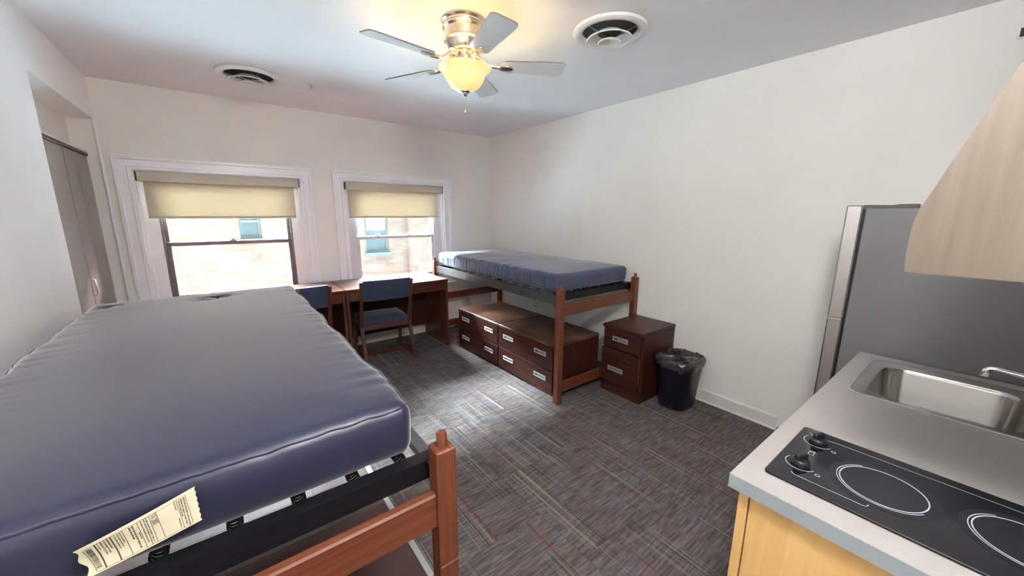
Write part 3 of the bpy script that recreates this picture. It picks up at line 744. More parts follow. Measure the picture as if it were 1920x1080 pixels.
for (a, b, c, e, th) in ((0.14, .08, .94, .10, .0007), (0.10, .95, .93, .95, .0007), (.10, .06, .085, .95, .0007), (.18, .08, .17, .95, .0007), (.36, .09, .35, .95, .0007), (.42, .09, .42, .95, .0007), (.52, .09, .515, .95, .0007), (.64, .09, .64, .95, .0008), (.735, .09, .735, .95, .0018), (.855, .09, .86, .95, .0018), (.945, .12, .935, .93, .0007)):
    ink_strip(bm, a, b, c, e, th)
tg.part('ruled_line', bm, MT['ink'])
bm = bmesh.new(); rb = random.Random(5)
v = 0.16
while v < 0.90:
    wv = rb.choice((0.008, 0.013, 0.02)); ink_strip(bm, 0.885, v, 0.93, v, wv*0.062); v += wv+rb.choice((0.010, 0.016))
tg.part('barcode', bm, MT['ink'])
bm = bmesh.new()
for u, v0, v1, th in ((.115, .1, .95, .0018), (.14, .1, .9, .0018), (.16, .12, .62, .0016), (.20, .1, .35, .0014), (.195, .62, .9, .0016), (.445, .1, .9, .0016), (.465, .1, .93, .0016), (.49, .1, .85, .0016), (.56, .12, .9, .0024), (.585, .12, .55, .0024), (.53, .4, .65, .0014), (.66, .12, .5, .0016), (.68, .12, .6, .0016), (.705, .12, .62, .0016), (.76, .1, .5, .002), (.785, .1, .6, .002), (.81, .1, .6, .002), (.835, .1, .35, .0014)):
    v = v0
    while v < v1:
        wv = rb.uniform(0.012, 0.05); ink_strip(bm, u, v, u, min(v1, v+wv), th); v += wv+rb.uniform(0.008, 0.02)
tg.part('printed_text', bm, MT['ink'])['kind'] = 'stuff'
def text_mesh(txt, size):
    cu = bpy.data.curves.new('txt', 'FONT'); cu.body = txt; cu.size = size; cu.align_x = 'LEFT'; cu.resolution_u = 2
    o = bpy.data.objects.new('txt', cu); COL.objects.link(o)
    dg = bpy.context.evaluated_depsgraph_get(); me = bpy.data.meshes.new_from_object(o.evaluated_get(dg))
    bpy.data.objects.remove(o); return me
me = text_mesh('VA 2800', 1.0); me.materials.append(MT['ink'])
for vv in me.vertices:
    x, y = vv.co.x, vv.co.y        # along text -> v, height -> -u
    vv.co = tagp(0.412-0.052*y/0.7, 0.10+x*0.092, 0.0006) + tg.off
o = bpy.data.objects.new('printed_number', me); COL.objects.link(o); o.parent = tg.e

# ---------------------------------------------------------------- desks
def make_desk(label, loc, group):
    t = T('desk', label, 'desk', loc, 0, group, world=False); hw, d0, d1 = 0.563, -0.315, 0.315
    t.box('top', -hw, hw, d0, d1, 0.790, 0.820, MT['desk_wood_x'], 0.004)
    for s in (-1, 1): t.box('side_panel', s*hw-(0.028 if s > 0 else 0), s*hw+(0.028 if s < 0 else 0), d0+0.012, d1-0.01, 0.0, 0.789, MT['desk_wood_z'], 0.003)
    dr = t.box('drawer', -hw+0.031, hw-0.031, d0+0.018, d0+0.040, 0.690, 0.786, MT['desk_wood_x'], 0.003)
    t.box('modesty_panel', -hw+0.029, hw-0.029, d1-0.10, d1-0.082, 0.16, 0.789, MT['dark_wood_x'], 0.002)
    t.box('drawer_box', -hw+0.06, hw-0.06, d0+0.041, d1-0.13, 0.70, 0.786, MT['dark_wood_x'], 0.002)
    return t
dk = make_desk('red brown wooden desk below the white framed window', (1.477, 4.175, 0), 'desks under the windows')
copy_tree(dk.e, (0.344, 4.175, 0), label='red brown wooden desk below the dark framed window, mostly hidden behind the near bed')

# ---------------------------------------------------------------- chairs
def make_chair(label, loc, rz):
    t = T('desk_chair', label, 'chair', loc, rz, 'upholstered desk chairs', world=False)
    WX = 0.275
    for s in (-1, 1):
        x0, x1 = (s*WX-0.034, s*WX) if s > 0 else (s*WX, s*WX+0.034)
        bm = bmesh.new(); bm_prism(bm, [(-0.300, 0.0), (-0.258, 0.0), (-0.118, 0.395), (-0.258, 0.885), (-0.282, 0.885), (-0.158, 0.395)], 'x', x0, x1, 0.003); t.part('rear_leg', bm, MT['desk_wood_z'])
        bm = bmesh.new(); bm_prism(bm, [(0.195, 0.03), (0.235, 0.03), (0.225, 0.40), (0.185, 0.40)], 'x', x0+0.001, x1-0.001, 0.003); t.part('front_leg', bm, MT['desk_wood_z'])
        bm = bmesh.new(); bm_prism(bm, [(-0.262, 0.0), (0.245, 0.0), (0.245, 0.034), (-0.250, 0.034)], 'x', x0+0.0005, x1-0.0005, 0.003); t.part('runner', bm, MT['desk_wood_y'])
        t.box('side_rail', x0+0.002, x1-0.002, -0.135, 0.20, 0.345, 0.398, MT['desk_wood_y'], 0.003)
    xi = WX-0.033
    t.box('rear_rail', -xi, xi, -0.158, -0.128, 0.345, 0.400, MT['desk_wood_x'], 0.003)
    t.box('front_rail', -xi, xi, 0.195, 0.222, 0.345, 0.400, MT['desk_wood_x'], 0.003)
    t.box('stretcher', -xi, xi, -0.005, 0.030, 0.004, 0.044, MT['desk_wood_x'], 0.003)
    # seat cushion: domed
    def cushion(name, x0, x1, fn, nx=14, ny=10):
        bm = bmesh.new()
        top = [[bm.verts.new(fn(x0+(x1-x0)*i/nx, j/ny, 1)) for j in range(ny+1)] for i in range(nx+1)]
        bot = [[bm.verts.new(fn(x0+(x1-x0)*i/nx, j/ny, 0)) for j in range(ny+1)] for i in range(nx+1)]
        for i in range(nx):
            for j in range(ny):
                bm.faces.new((top[i][j], top[i+1][j], top[i+1][j+1], top[i][j+1])); bm.faces.new((bot[i][j], bot[i][j+1], bot[i+1][j+1], bot[i+1][j]))
            for j in (0, ny): bm.faces.new((top[i][j], top[i+1][j], bot[i+1][j], bot[i][j]))
        for j in range(ny):
            for i in (0, nx): bm.faces.new((top[i][j], top[i][j+1], bot[i][j+1], bot[i][j]))
        bmesh.ops.bevel(bm, geom=[e for e in bm.edges if e.calc_face_angle(0) > 1.0], offset=0.012, segments=3, affect='EDGES')
        return t.part(name, bm, MT['chair_fabric'], True, angle=60)
    def seat(x, v, top):
        y = -0.150+0.40*v; e = (1-(x/xi)**4)*(1-(2*v-1)**4)
        return (x, y, 0.402 + (0.052+0.022*e if top else 0))
    cushion('seat', -xi+0.002, xi-0.002, seat)
    def back(x, v, top):
        z = 0.675+0.225*v; yb = -0.205-(z-0.675)*0.285; e = (1-(x/xi)**4)*(1-(2*v-1)**4); curve = -0.018*(1-(x/xi)**2)
        return (x, yb+curve + ((0.018+0.006*e) if top else -(0.018+0.006*e)), z)
    cushion('backrest', -xi+0.001, xi-0.001, back)
    return t
ch = make_chair('blue upholstered wooden chair tucked in at the desk under the white framed window', (1.322, 4.082, 0), math.radians(-3))
copy_tree(ch.e, (0.492, 4.078, 0), math.radians(2), 'blue upholstered wooden chair half hidden behind the near mattress')

# ---------------------------------------------------------------- drawer chests
def pull(t, y, z, xf, parent, w=0.155, h=0.040, latch=True):
    """recessed rectangular pull on a front facing -x (local coordinates)"""
    bm = bmesh.new(); f = 0.0065
    for a, b, c, e in ((y-w/2, y+w/2, z+h/2-f, z+h/2), (y-w/2, y+w/2, z-h/2, z-h/2+f), (y-w/2, y-w/2+f, z-h/2+f, z+h/2-f), (y+w/2-f, y+w/2, z-h/2+f, z+h/2-f)): bm_box(bm, xf-0.005, xf, a, b, c, e, 0.001)
    o = finish('pull', bm, MT['handle'], parent)
    return o
def pull_back(y, z, xf, parent, w=0.155, h=0.040, latch=True):
    bm = bmesh.new(); bm_box(bm, xf-0.0012, xf+0.0005, y-w/2+0.006, y+w/2-0.006, z-h/2+0.006, z+h/2-0.006); bm_box(bm, xf-0.004, xf, y-w/2+0.006, y+w/2-0.006, z+0.006, z+h/2-0.006, 0.001)
    finish('pull_recess', bm, MT['handle_in'], parent)
    if latch:
        bm = bmesh.new(); bm_box(bm, xf-0.0045, xf-0.001, y+w/2-0.046, y+w/2-0.020, z-0.010, z+0.004, 0.001); finish('latch', bm, MT['blackplastic'], parent)
def make_chest(label, loc, L):
    t = T('drawer_chest', label, 'chest of drawers', loc, 0, 'low drawer chests under the bed', world=False)
    h = L/2; D = 0.60
    bm = bmesh.new(); bm_box(bm, 0.022, D, -h, h, 0.012, 0.452, 0.003); t.part('body', bm, MT['dark_wood_z'])
    t.box('top', 0.0, D+0.002, -h, h, 0.4525, 0.476, MT['dresser_top'], 0.003)
    t.box('base', 0.03, D-0.01, -h+0.005, h-0.005, 0.0, 0.0118, MT['dark_wood_y'], 0.001)
    for z0, z1 in ((0.020, 0.236), (0.243, 0.450)):
        dw = t.box('drawer', 0.003, 0.0215, -h+0.004, h-0.004, z0, z1, MT['dark_wood_y'], 0.005, 2)
        for y in (-h+0.165, h-0.165):
            zc = z0+0.128
            pull(t, y, zc, 0.003, dw); pull_back(y, zc, 0.003, dw)
    return t
c1 = make_chest('low two drawer wooden chest under the bed, nearer the trash can', (2.118, 2.567, 0), 0.800)
copy_tree(c1.e, (2.118, 3.378, 0), label='low two drawer wooden chest under the bed, nearer the window wall')

# pedestal beside the bed
ns = T('file_cabinet', 'dark red wooden cabinet with a drawer and file door beside the trash can', 'cabinet', (2.86, 1.845, 0))
nx0, nx1, ny0, ny1 = 2.612, 3.10, 1.637, 2.043
ns.box('body', nx0+0.021, nx1, ny0+0.0, ny1, 0.0, 0.592, MT['dark_wood_z'], 0.003)
ns.box('top', nx0-0.004, nx1+0.002, ny0-0.004, ny1, 0.5925, 0.622, MT['dark_wood_y'], 0.004)
dw = ns.box('drawer', nx0, nx0+0.0205, ny0+0.016, ny1-0.014, 0.424, 0.587, MT['dark_wood_y'], 0.004)
pull(ns, 1.853, 0.514, nx0, dw); pull_back(1.853, 0.514, nx0, dw)
dr = ns.box('door', nx0-0.012, nx0+0.0175, ny0+0.030, ny1-0.010, 0.105, 0.412, MT['dark_wood_y'], 0.006, 2)
pull(ns, 1.880, 0.238, nx0-0.012, dr, latch=False); pull_back(1.880, 0.238, nx0-0.012, dr, latch=False)
ns.box('kick_panel', nx0+0.006, nx0+0.0205, ny0+0.002, ny1-0.002, 0.0, 0.098, MT['dark_wood_y'], 0.002)
ns.box('lock_bar', nx0-0.010, nx0+0.006, ny0+0.010, ny0+0.022, 0.17, 0.40, MT['desk_wood_z'], 0.002)
# ---------------------------------------------------------------- trash can
def rrect(w, d, r, n=6):
    pts = []
    for cx, cy, a0 in ((w/2-r, d/2-r, 0), (-w/2+r, d/2-r, PI/2), (-w/2+r, -d/2+r, PI), (w/2-r, -d/2+r, 1.5*PI)):
        for i in range(n+1):
            a = a0+PI/2*i/n; pts.append((cx+r*math.cos(a), cy+r*math.sin(a)))
    return pts
BX, BY = 2.893, 1.458
tb = T('trash_can', 'black tapered plastic trash can beside the wooden file cabinet', 'trash can', (BX, BY, 0), math.radians(3), world=False)
bm = bmesh.new(); rings = []
for (z, w, dd, r) in ((0.0, 0.255, 0.215, .085), (0.012, 0.280, 0.24, .095), (0.39, 0.350, 0.295, .11), (0.395, 0.36, 0.305, .115), (0.412, 0.36, 0.305, .115), (0.412, 0.34, 0.285, .105), (0.03, 0.27, 0.225, .085)):
    rings.append([bm.verts.new((x, y, z)) for x, y in rrect(w, dd, r)])
for a, b in zip(rings, rings[1:]):
    n = len(a)
    for k in range(n): bm.faces.new((a[k], a[(k+1) % n], b[(k+1) % n], b[k]))
bm.faces.new(list(reversed(rings[0]))); bm.faces.new(rings[-1])
tb.part('bin_body', bm, MT['bin'], True, angle=50)
bg_ = T('trash_bag', 'crumpled black plastic bag lining the trash can', 'trash bag', (BX, BY, 0.414), math.radians(3), world=False)
bm = bmesh.new(); rings = []; NB = 96
def bagring(w, dd, z, amp, zamp, seed):
    base = rrect(w, dd, min(w, dd)*0.37, 23)[:96]; out = []
    for k, (x, y) in enumerate(base):
        a = 2*PI*k/96
        f = 1+amp*nz3(math.cos(a)*7, math.sin(a)*7, seed)
        out.append(bm.verts.new((x*f, y*f, z-0.414+zamp*nz3(math.cos(a)*6, math.sin(a)*6, seed+5))))
    return out
for (w, dd, z, am, za, sd_) in ((0.366, 0.311, 0.362, .03, .030, 1), (0.374, 0.319, 0.376, .05, .012, 2), (0.384, 0.329, 0.396, .06, .010, 3), (0.382, 0.327, 0.412, .05, .010, 14), (0.374, 0.319, 0.422, .03, .010, 4), (0.350, 0.296, 0.430, .04, .010, 5), (0.318, 0.264, 0.424, .06, .018, 6), (0.27, 0.22, 0.416, .12, .030, 7), (0.20, 0.16, 0.412, .18, .034, 8), (0.12, 0.09, 0.416, .25, .030, 9), (0.04, 0.03, 0.418, .2, .02, 10)):
    rings.append(bagring(w, dd, z, am, za, sd_))
for a, b in zip(rings, rings[1:]):
    for k in range(96): bm.faces.new((a[k], a[(k+1) % 96], b[(k+1) % 96], b[k]))
bm.faces.new(rings[-1])
bg_.part('liner', bm, MT['bag'], True, angle=50)

# ---------------------------------------------------------------- ceiling fan
FX, FY = 1.18, 1.97
fan = T('ceiling_fan', 'five blade white ceiling fan with nickel motor and glowing glass bowl', 'ceiling fan', (FX, FY, H), world=False)
bm = bmesh.new(); bm_lathe(bm, [(0.122, 0.0), (0.124, -0.008), (0.120, -0.014), (0.113, -0.018), (0.113, -0.026), (0.118, -0.034), (0.116, -0.042), (0.106, -0.050), (0.104, -0.090), (0.110, -0.096), (0.110, -0.103), (0.101, -0.108), (0.092, -0.132), (0.084, -0.150), (0.078, -0.156), (0.072, -0.160), (0.060, -0.163)], n=56)
fan.part('motor_housing', bm, MT['nickel'], True, angle=28)
bm = bmesh.new(); bm_lathe(bm, [(0.046, -0.160), (0.046, -0.205), (0.052, -0.214), (0.100, -0.222), (0.100, -0.228), (0.04, -0.229)], n=40)
fan.part('light_fitter', bm, MT['nickel'], True, angle=30)
bm = bmesh.new(); bm_lathe(bm, [(0.143, -0.232), (0.146, -0.236), (0.140, -0.244), (0.122, -0.256), (0.113, -0.272), (0.102, -0.300), (0.080, -0.330), (0.050, -0.348), (0.016, -0.354), (0.016, -0.350), (0.048, -0.344), (0.077, -0.326), (0.099, -0.297), (0.110, -0.270), (0.119, -0.253), (0.137, -0.240), (0.140, -0.236), (0.139, -0.232), (0.143, -0.232)], n=56, cap0=False, cap1=False)
fan.part('glass_bowl', bm, MT['bowl'], True, angle=60, label='warm glowing frosted glass bowl')
bm = bmesh.new(); bm_lathe(bm, [(0.008, -0.335), (0.030, -0.347), (0.028, -0.356), (0.016, -0.362), (0.013, -0.372), (0.008, -0.378), (0.003, -0.381)], n=24); fan.part('finial', bm, MT['nickel'], True)
bm = bmesh.new(); bm_tube(bm, [(0.0, 0, -0.378), (0.0, 0, -0.448)], 0.0013, 6); bm_lathe(bm, [(0.002, -0.448), (0.004, -0.456), (0.002, -0.464)], n=10); fan.part('pull_chain', bm, MT['steel'], True)
bm = bmesh.new(); out = []
nseg = 7
r0, r1, w0, w1, rc = 0.205, 0.565, 0.105, 0.135, 0.030
def corner(cx, cy, a0, r): return [(cx+r*math.cos(a0+PI/2*i/nseg), cy+r*math.sin(a0+PI/2*i/nseg)) for i in range(nseg+1)]
pts = corner(r1-rc, w1/2-rc, 0, rc) + corner(r0+0.035, w0/2-0.035, PI/2, 0.035) + corner(r0+0.035, -w0/2+0.035, PI, 0.035) + corner(r1-rc, -w1/2+rc, 1.5*PI, rc)
bm_prism(bm, pts, 'z', -0.003, 0.003)
for f in bm.faces:
    if len(f.verts) == 4: f.material_index = 1
bmesh.ops.rotate(bm, verts=bm.verts, cent=(0, 0, 0), matrix=Matrix.Rotation(math.radians(-11), 3, 'X'))
blade0 = fan.part('blade', bm, [MT['blade'], MT['blade_edge']])
bm = bmesh.new()
bm_tube(bm, [(0.065, 0, 0.048), (0.10, 0, 0.030), (0.14, 0, 0.000), (0.18, 0, -0.006), (0.215, 0, -0.008)], [0.012, 0.010, 0.009, 0.010, 0.010], 10)
b2 = [(0.195, -0.020), (0.245, -0.020), (0.268, -0.010), (0.272, 0), (0.268, 0.010), (0.245, 0.020), (0.195, 0.020)]
bm_prism(bm, b2, 'z', -0.014, -0.0035, 0.002)
bmesh.ops.rotate(bm, verts=bm.verts, cent=(0, 0, 0), matrix=Matrix.Rotation(math.radians(-11), 3, 'X'))
arm0 = finish('blade_arm', bm, MT['nickel'], blade0, True)
for k in range(5):
    o = blade0
    if k:
        o = blade0.copy(); COL.objects.link(o); o.parent = fan.e
        a = arm0.copy(); COL.objects.link(a); a.parent = o
    o.location = (0, 0, -0.215); o.rotation_euler = (0, 0, math.radians(41.5+72*k))
ld = bpy.data.lights.new('fan_bulb', 'POINT'); ld.energy = 5.5; ld.color = (1.0, 0.76, 0.40); ld.shadow_soft_size = 0.045
lo = bpy.data.objects.new('fan_bulb', ld); COL.objects.link(lo); lo.parent = fan.e; lo.location = (0.0, 0, -0.285)

# ---------------------------------------------------------------- ceiling vents and sprinkler
def vent(label, x, y, R):
    t = T('ceiling_vent', label, 'air vent', (x, y, H), group='round ceiling vents', world=False); k = R/0.21
    P = lambda pr: [(r*k, z) for r, z in pr]
    def lathe(name, pr, mat, c0=False, c1=False):
        bm = bmesh.new(); bm_lathe(bm, P(pr), n=56, cap0=c0, cap1=c1); return t.part(name, bm, mat, True, angle=35)
    lathe('flange', [(0.208, 0), (0.212, -0.006), (0.208, -0.014), (0.194, -0.021), (0.178, -0.022), (0.160, -0.016), (0.154, -0.008), (0.153, -0.0008)], MT['whiteplastic'])
    lathe('duct_shade', [(0.153, -0.0012), (0.001, -0.0012)], MT['dark'])  # flat black disc painted in place of the shaded duct opening
    lathe('cone', [(0.130, -0.046), (0.126, -0.051), (0.108, -0.040), (0.086, -0.024), (0.072, -0.013), (0.068, -0.014), (0.084, -0.027), (0.108, -0.044), (0.130, -0.046)], MT['whiteplastic'])
    lathe('inner_cone', [(0.066, -0.062), (0.062, -0.067), (0.048, -0.057), (0.001, -0.044), (0.001, -0.040), (0.046, -0.051), (0.066, -0.062)], MT['whiteplastic'])
    for a in range(3):
        bm = bmesh.new(); an = a*PI*2/3+0.9; c, s = math.cos(an), math.sin(an)
        bm_tube(bm, [(0.035*k*c, 0.035*k*s, -0.040), (0.153*k*c, 0.153*k*s, -0.010)], 0.004, 6); t.part('strut', bm, MT['bronze'], True)
vent('round white ceiling vent to the right of the fan', 1.885, 1.545, 0.205)
vent('round white ceiling vent near the window wall, left of the fan', 0.31, 3.70, 0.215)
sp = T('sprinkler_head', 'small metal fire sprinkler on the ceiling near the window wall', 'sprinkler', (0.722, 3.63, H), world=False)
bm = bmesh.new(); bm_lathe(bm, [(0.036, 0), (0.034, -0.005), (0.02, -0.009), (0.012, -0.010)], n=24); sp.part('escutcheon', bm, MT['whiteplastic'], True)
bm = bmesh.new(); bm_lathe(bm, [(0.008, -0.009), (0.008, -0.024), (0.004, -0.026), (0.004, -0.042)], n=12); sp.part('body', bm, MT['steel'], True)
bm = bmesh.new(); bm_lathe(bm, [(0.016, -0.042), (0.016, -0.045)], n=16); sp.part('deflector', bm, MT['steel'])

# ---------------------------------------------------------------- kitchen
CX0, CX1, CY0, CY1, CZ = 0.984, 2.450, YK+0.002, 0.334, 0.915
SX0, SX1, SY0, SY1 = 1.838, 2.372, -0.262, 0.272     # sink cut-out
ct = T('countertop', 'grey laminate countertop with blue grey edge, holding the sink and cooktop', 'countertop', (1.7, 0.02, 0.875))
bm = bmesh.new(); e = 0.012
for a, b, c, d_ in ((CX0, SX0+e, CY0, CY1), (SX1-e, CX1, CY0, CY1), (SX0+e, SX1-e, CY0, SY0+e), (SX0+e, SX1-e, SY1-e, CY1)): bm_box(bm, a, b, c, d_, CZ-0.0385, CZ)
ct.part('slab', bm, MT['laminate'])
ct.box('edge_band', CX0-0.0012, CX0-0.0001, CY0, CY1+0.001, CZ-0.0385, CZ-0.0006, MT['laminate_edge'], 0)
ct.box('edge_band', CX0-0.0012, CX1, CY1+0.0001, CY1+0.0012, CZ-0.0385, CZ-0.0006, MT['laminate_edge'], 0)
cb = T('kitchen_cabinet', 'maple base cabinet under the grey countertop', 'cabinet', (1.7, 0.0, 0))
cb.box('end_panel', 1.000, 1.018, CY0, 0.286, 0.0, CZ-0.039, MT['maple_z'], 0.001)
cb.box('face_frame', 0.998, 1.04, 0.2895, 0.312, 0.0, CZ-0.039, MT['maple_z'], 0.001)
cb.box('carcass', 1.019, CX1-0.01, CY0+0.005, 0.288, 0.10, CZ-0.19, MT['maple_x'], 0.001)
cb.box('rear_rail', 1.019, CX1-0.01, 0.270, 0.288, CZ-0.19, CZ-0.039, MT['maple_x'], 0.001)
for i in range(3):
    a = 1.045+i*0.465
    dd = cb.box('door', a, a+0.455, 0.2895, 0.309, 0.11, CZ-0.06, MT['maple_z'], 0.003)
    g = bmesh.new(); bm_tube(g, [(a+0.42, 0.309, 0.62), (a+0.42, 0.334, 0.63), (a+0.42, 0.334, 0.72), (a+0.42, 0.309, 0.73)], 0.005, 8); finish('handle', g, MT['steel'], dd, True)
# cooktop
kx0, kx1, ky0, ky1, KZ = 1.060, 1.398, -0.268, 0.284, CZ+0.007
ck = T('cooktop', 'black glass two burner cooktop with two knobs set in the countertop', 'cooktop', (1.23, 0.0, CZ))
bm = bmesh.new(); bm_prism(bm, [(1.229+x, 0.008+y) for x, y in rrect(kx1-kx0, ky1-ky0, 0.012, 4)], 'z', CZ+0.0003, KZ, 0.0015); ck.part('glass_plate', bm, MT['glass_black'])
def ring(name, cx, cy, r0, r1, z, mat, a0=0, a1=2*PI, n=64):
    bm = bmesh.new(); prev = None
    for i in range(n+1):
        a = a0+(a1-a0)*i/n
        q = [bm.verts.new((cx+r*math.cos(a), cy+r*math.sin(a), zz)) for r, zz in ((r0, z-0.0003), (r0, z), (r1, z), (r1, z-0.0003))]
        if prev:
            for k in range(3): bm.faces.new((prev[k], q[k], q[k+1], prev[k+1]))
        prev = q
    return ck.part(name, bm, mat)
for (bx, by, R) in ((1.215, 0.080, 0.078), (1.229, -0.140, 0.078)):
    ring('burner_halo', bx, by, 0.0, R+0.022, KZ+0.0004, MT['burner'])
    ring('burner_ring', bx, by, R, R+0.0025, KZ+0.0008, MT['white_print']); ring('burner_ring', bx, by, R+0.006, R+0.0078, KZ+0.0008, MT['white_print'], 0.6, 4.2)
def printed(name, pts, w=0.0019):
    bm = bmesh.new(); prev = None; P2 = [Vector((x, y, KZ+0.0007)) for x, y in pts]
    for i, p in enumerate(P2):
        d_ = (P2[min(i+1, len(P2)-1)]-P2[max(i-1, 0)]).normalized(); s = Vector((-d_.y, d_.x, 0))*w/2
        a, b = bm.verts.new(p+s), bm.verts.new(p-s)
        if prev: bm.faces.new((prev[0], a, b, prev[1]))
        prev = (a, b)
    ck.part(name, bm, MT['white_print'])
for kx, ky in ((1.165, 0.232), (1.322, 0.232)):
    kn = bmesh.new(); bm_lathe(kn, [(0.021, 0), (0.022, 0.006), (0.0195, 0.012), (0.016, 0.014)], (kx, ky, KZ+0.0003), 28)
    k0 = ck.part('knob', kn, MT['blackplastic'], True)
    g = bmesh.new(); bm_prism(g, [(kx-0.017, ky-0.006), (kx+0.017, ky-0.006), (kx+0.017, ky+0.006), (kx-0.017, ky+0.006)], 'z', KZ+0.0135, KZ+0.030, 0.0025)
    bmesh.ops.rotate(g, verts=g.verts, cent=(kx, ky, 0), matrix=Matrix.Rotation(-0.5, 3, 'Z'))
    finish('knob_grip', g, MT['blackplastic'], k0)
    printed('printed_arc', [(kx+0.033*math.cos(a), ky+0.033*math.sin(a)) for a in [math.radians(60+i*12) for i in range(17)]])
ring('indicator', 1.142, 0.190, 0.004, 0.0055, KZ+0.0007, MT['white_print'], n=20); ring('indicator', 1.297, 0.191, 0.004, 0.0055, KZ+0.0007, MT['white_print'], n=20)
printed('printed_line', [(1.108, 0.236), (1.103, 0.232), (1.100, 0.225), (1.100, 0.095), (1.103, 0.090), (1.109, 0.088), (1.114, 0.088)])
printed('printed_line', [(1.352, 0.222), (1.358, 0.20), (1.360, -0.14)])
printed('printed_line', [(1.364, 0.262), (1.357, 0.255), (1.353, 0.248)])
printed('printed_mark', [(1.232, 0.233), (1.256, 0.233), (1.258, 0.222), (1.232, 0.222), (1.232, 0.233)], 0.0013)
ring('printed_mark', 1.252, 0.2275, 0.0032, 0.0046, KZ+0.0008, MT['white_print'], n=18)
# sink
sk = T('sink', 'stainless steel sink let into the grey countertop', 'sink', ((SX0+SX1)/2, 0.0, CZ), world=False)
bm = bmesh.new(); rings = []
sw, sl = SX1-SX0, SY1-SY0
bcx, bcy = -0.012, 0.030
for (w, l, r, z, ox, oy) in ((sw, sl, .045, 0.0006, 0, 0), (sw, sl, .045, 0.003, 0, 0), (sw-.010, sl-.010, .042, 0.0055, 0, 0), (sw-.026, sl-.026, .038, 0.0040, 0, 0), (sw-.105, sl-.150, .075, 0.0030, bcx, bcy), (sw-.112, sl-.157, .072, 0.0, bcx, bcy), (sw-.118, sl-.163, .070, -0.012, bcx, bcy), (sw-.145, sl-.19, .060, -0.150, bcx, bcy), (sw-.165, sl-.21, .050, -0.166, bcx, bcy), (sw-.215, sl-.26, .040, -0.174, bcx, bcy), (0.09, 0.09, .0449, -0.178, bcx, bcy)):
    rings.append([bm.verts.new((x+ox, y+oy+0.005, z)) for x, y in rrect(w, l, r, 8)])
for i, (a, b) in enumerate(zip(rings, rings[1:])):
    n = len(a)
    for k in range(n):
        f = bm.faces.new((a[k], a[(k+1) % n], b[(k+1) % n], b[k])); f.material_index = 1 if i >= 5 else 0
bm.faces.new(rings[-1])
sk.part('basin', bm, [MT['sink_steel'], MT['sink_shaded']], True, angle=50)
bm = bmesh.new(); bm_lathe(bm, [(0.044, 0.0005), (0.042, 0.003), (0.030, 0.002), (0.026, -0.004), (0.002, -0.005)], (bcx, bcy+0.005, -0.178), 32); sk.part('drain', bm, MT['chrome'], True)
# faucet
fc = T('faucet', 'chrome faucet with a straight spout reaching over the sink', 'faucet', (2.155, -0.225, CZ+0.004))
bm = bmesh.new(); bm_prism(bm, [(2.155+x, -0.225+y) for x, y in rrect(0.20, 0.05, 0.024, 6)], 'z', CZ+0.0062, CZ+0.020, 0.003); fc.part('deck_plate', bm, MT['chrome'], True)
bm = bmesh.new(); bm_lathe(bm, [(0.024, 0.019), (0.023, 0.055), (0.019, 0.075), (0.012, 0.080)], (2.155, -0.225, CZ), 24); fc.part('body', bm, MT['chrome'], True)
bm = bmesh.new(); bm_tube(bm, [(2.155, -0.225, 0.985), (2.155, -0.20, 1.010), (2.155, -0.16, 1.030), (2.155, -0.07, 1.038), (2.155, -0.054, 1.036), (2.155, -0.045, 1.028), (2.155, -0.044, 1.016)], [0.011, 0.011, 0.010, 0.0092, 0.0092, 0.0095, 0.010], 14); fc.part('spout', bm, MT['chrome'], True)
bm = bmesh.new(); bm_lathe(bm, [(0.0105, 0), (0.011, -0.004), (0.011, -0.014), (0.008, -0.016)], (2.155, -0.044, 1.018), 16); fc.part('aerator', bm, MT['chrome'], True)
for s in (-1, 1):
    bm = bmesh.new(); bm_lathe(bm, [(0.018, 0.019), (0.017, 0.04), (0.012, 0.048)], (2.155+s*0.075, -0.225, CZ), 18); bm_tube(bm, [(2.155+s*0.075, -0.225, CZ+0.045), (2.155+s*0.125, -0.215, CZ+0.062)], [0.007, 0.005], 8); fc.part('handle', bm, MT['chrome'], True)
# fridge
fr = T('refrigerator', 'grey sided refrigerator with stainless doors beside the sink counter', 'refrigerator', (2.78, 0.1, 0))
fx0, fx1 = 2.472, 3.092
fr.box('body', fx0, fx1, YK+0.03, 0.418, 0.03, 1.613, MT['fridge_side'], 0.004)
fr.box('gasket', fx0+0.008, fx1-0.008, 0.4185, 0.428, 0.06, 1.608, MT['blackplastic'], 0.002)
fr.box('door', fx0, fx1, 0.4285, 0.490, 1.058, 1.626, MT['fridge_door'], 0.006, label='upper stainless door')
fr.box('door', fx0, fx1, 0.4285, 0.490, 0.065, 1.046, MT['fridge_door'], 0.006, label='lower stainless door')
bm = bmesh.new(); bm_prism(bm, [(0.245, 1.6135), (0.40, 1.6135), (0.427, 1.6145), (0.427, 1.627), (0.405, 1.627), (0.33, 1.625), (0.305, 1.630), (0.245, 1.630)], 'x', fx0+0.004, fx0+0.07, 0.001); fr.part('hinge_cover', bm, MT['greymetal'])
bm = bmesh.new(); bm_box(bm, fx0-0.001, fx0+0.05, 0.432, 0.488, 1.0465, 1.0575, 0.003); fr.part('hinge', bm, MT['steel'])
for px in (fx0+0.05, fx1-0.05):
    for py in (YK+0.08, 0.38):
        bm = bmesh.new(); bm_lathe(bm, [(0.018, 0), (0.018, 0.031)], (px, py, 0), 12); fr.part('foot', bm, MT['blackplastic'])
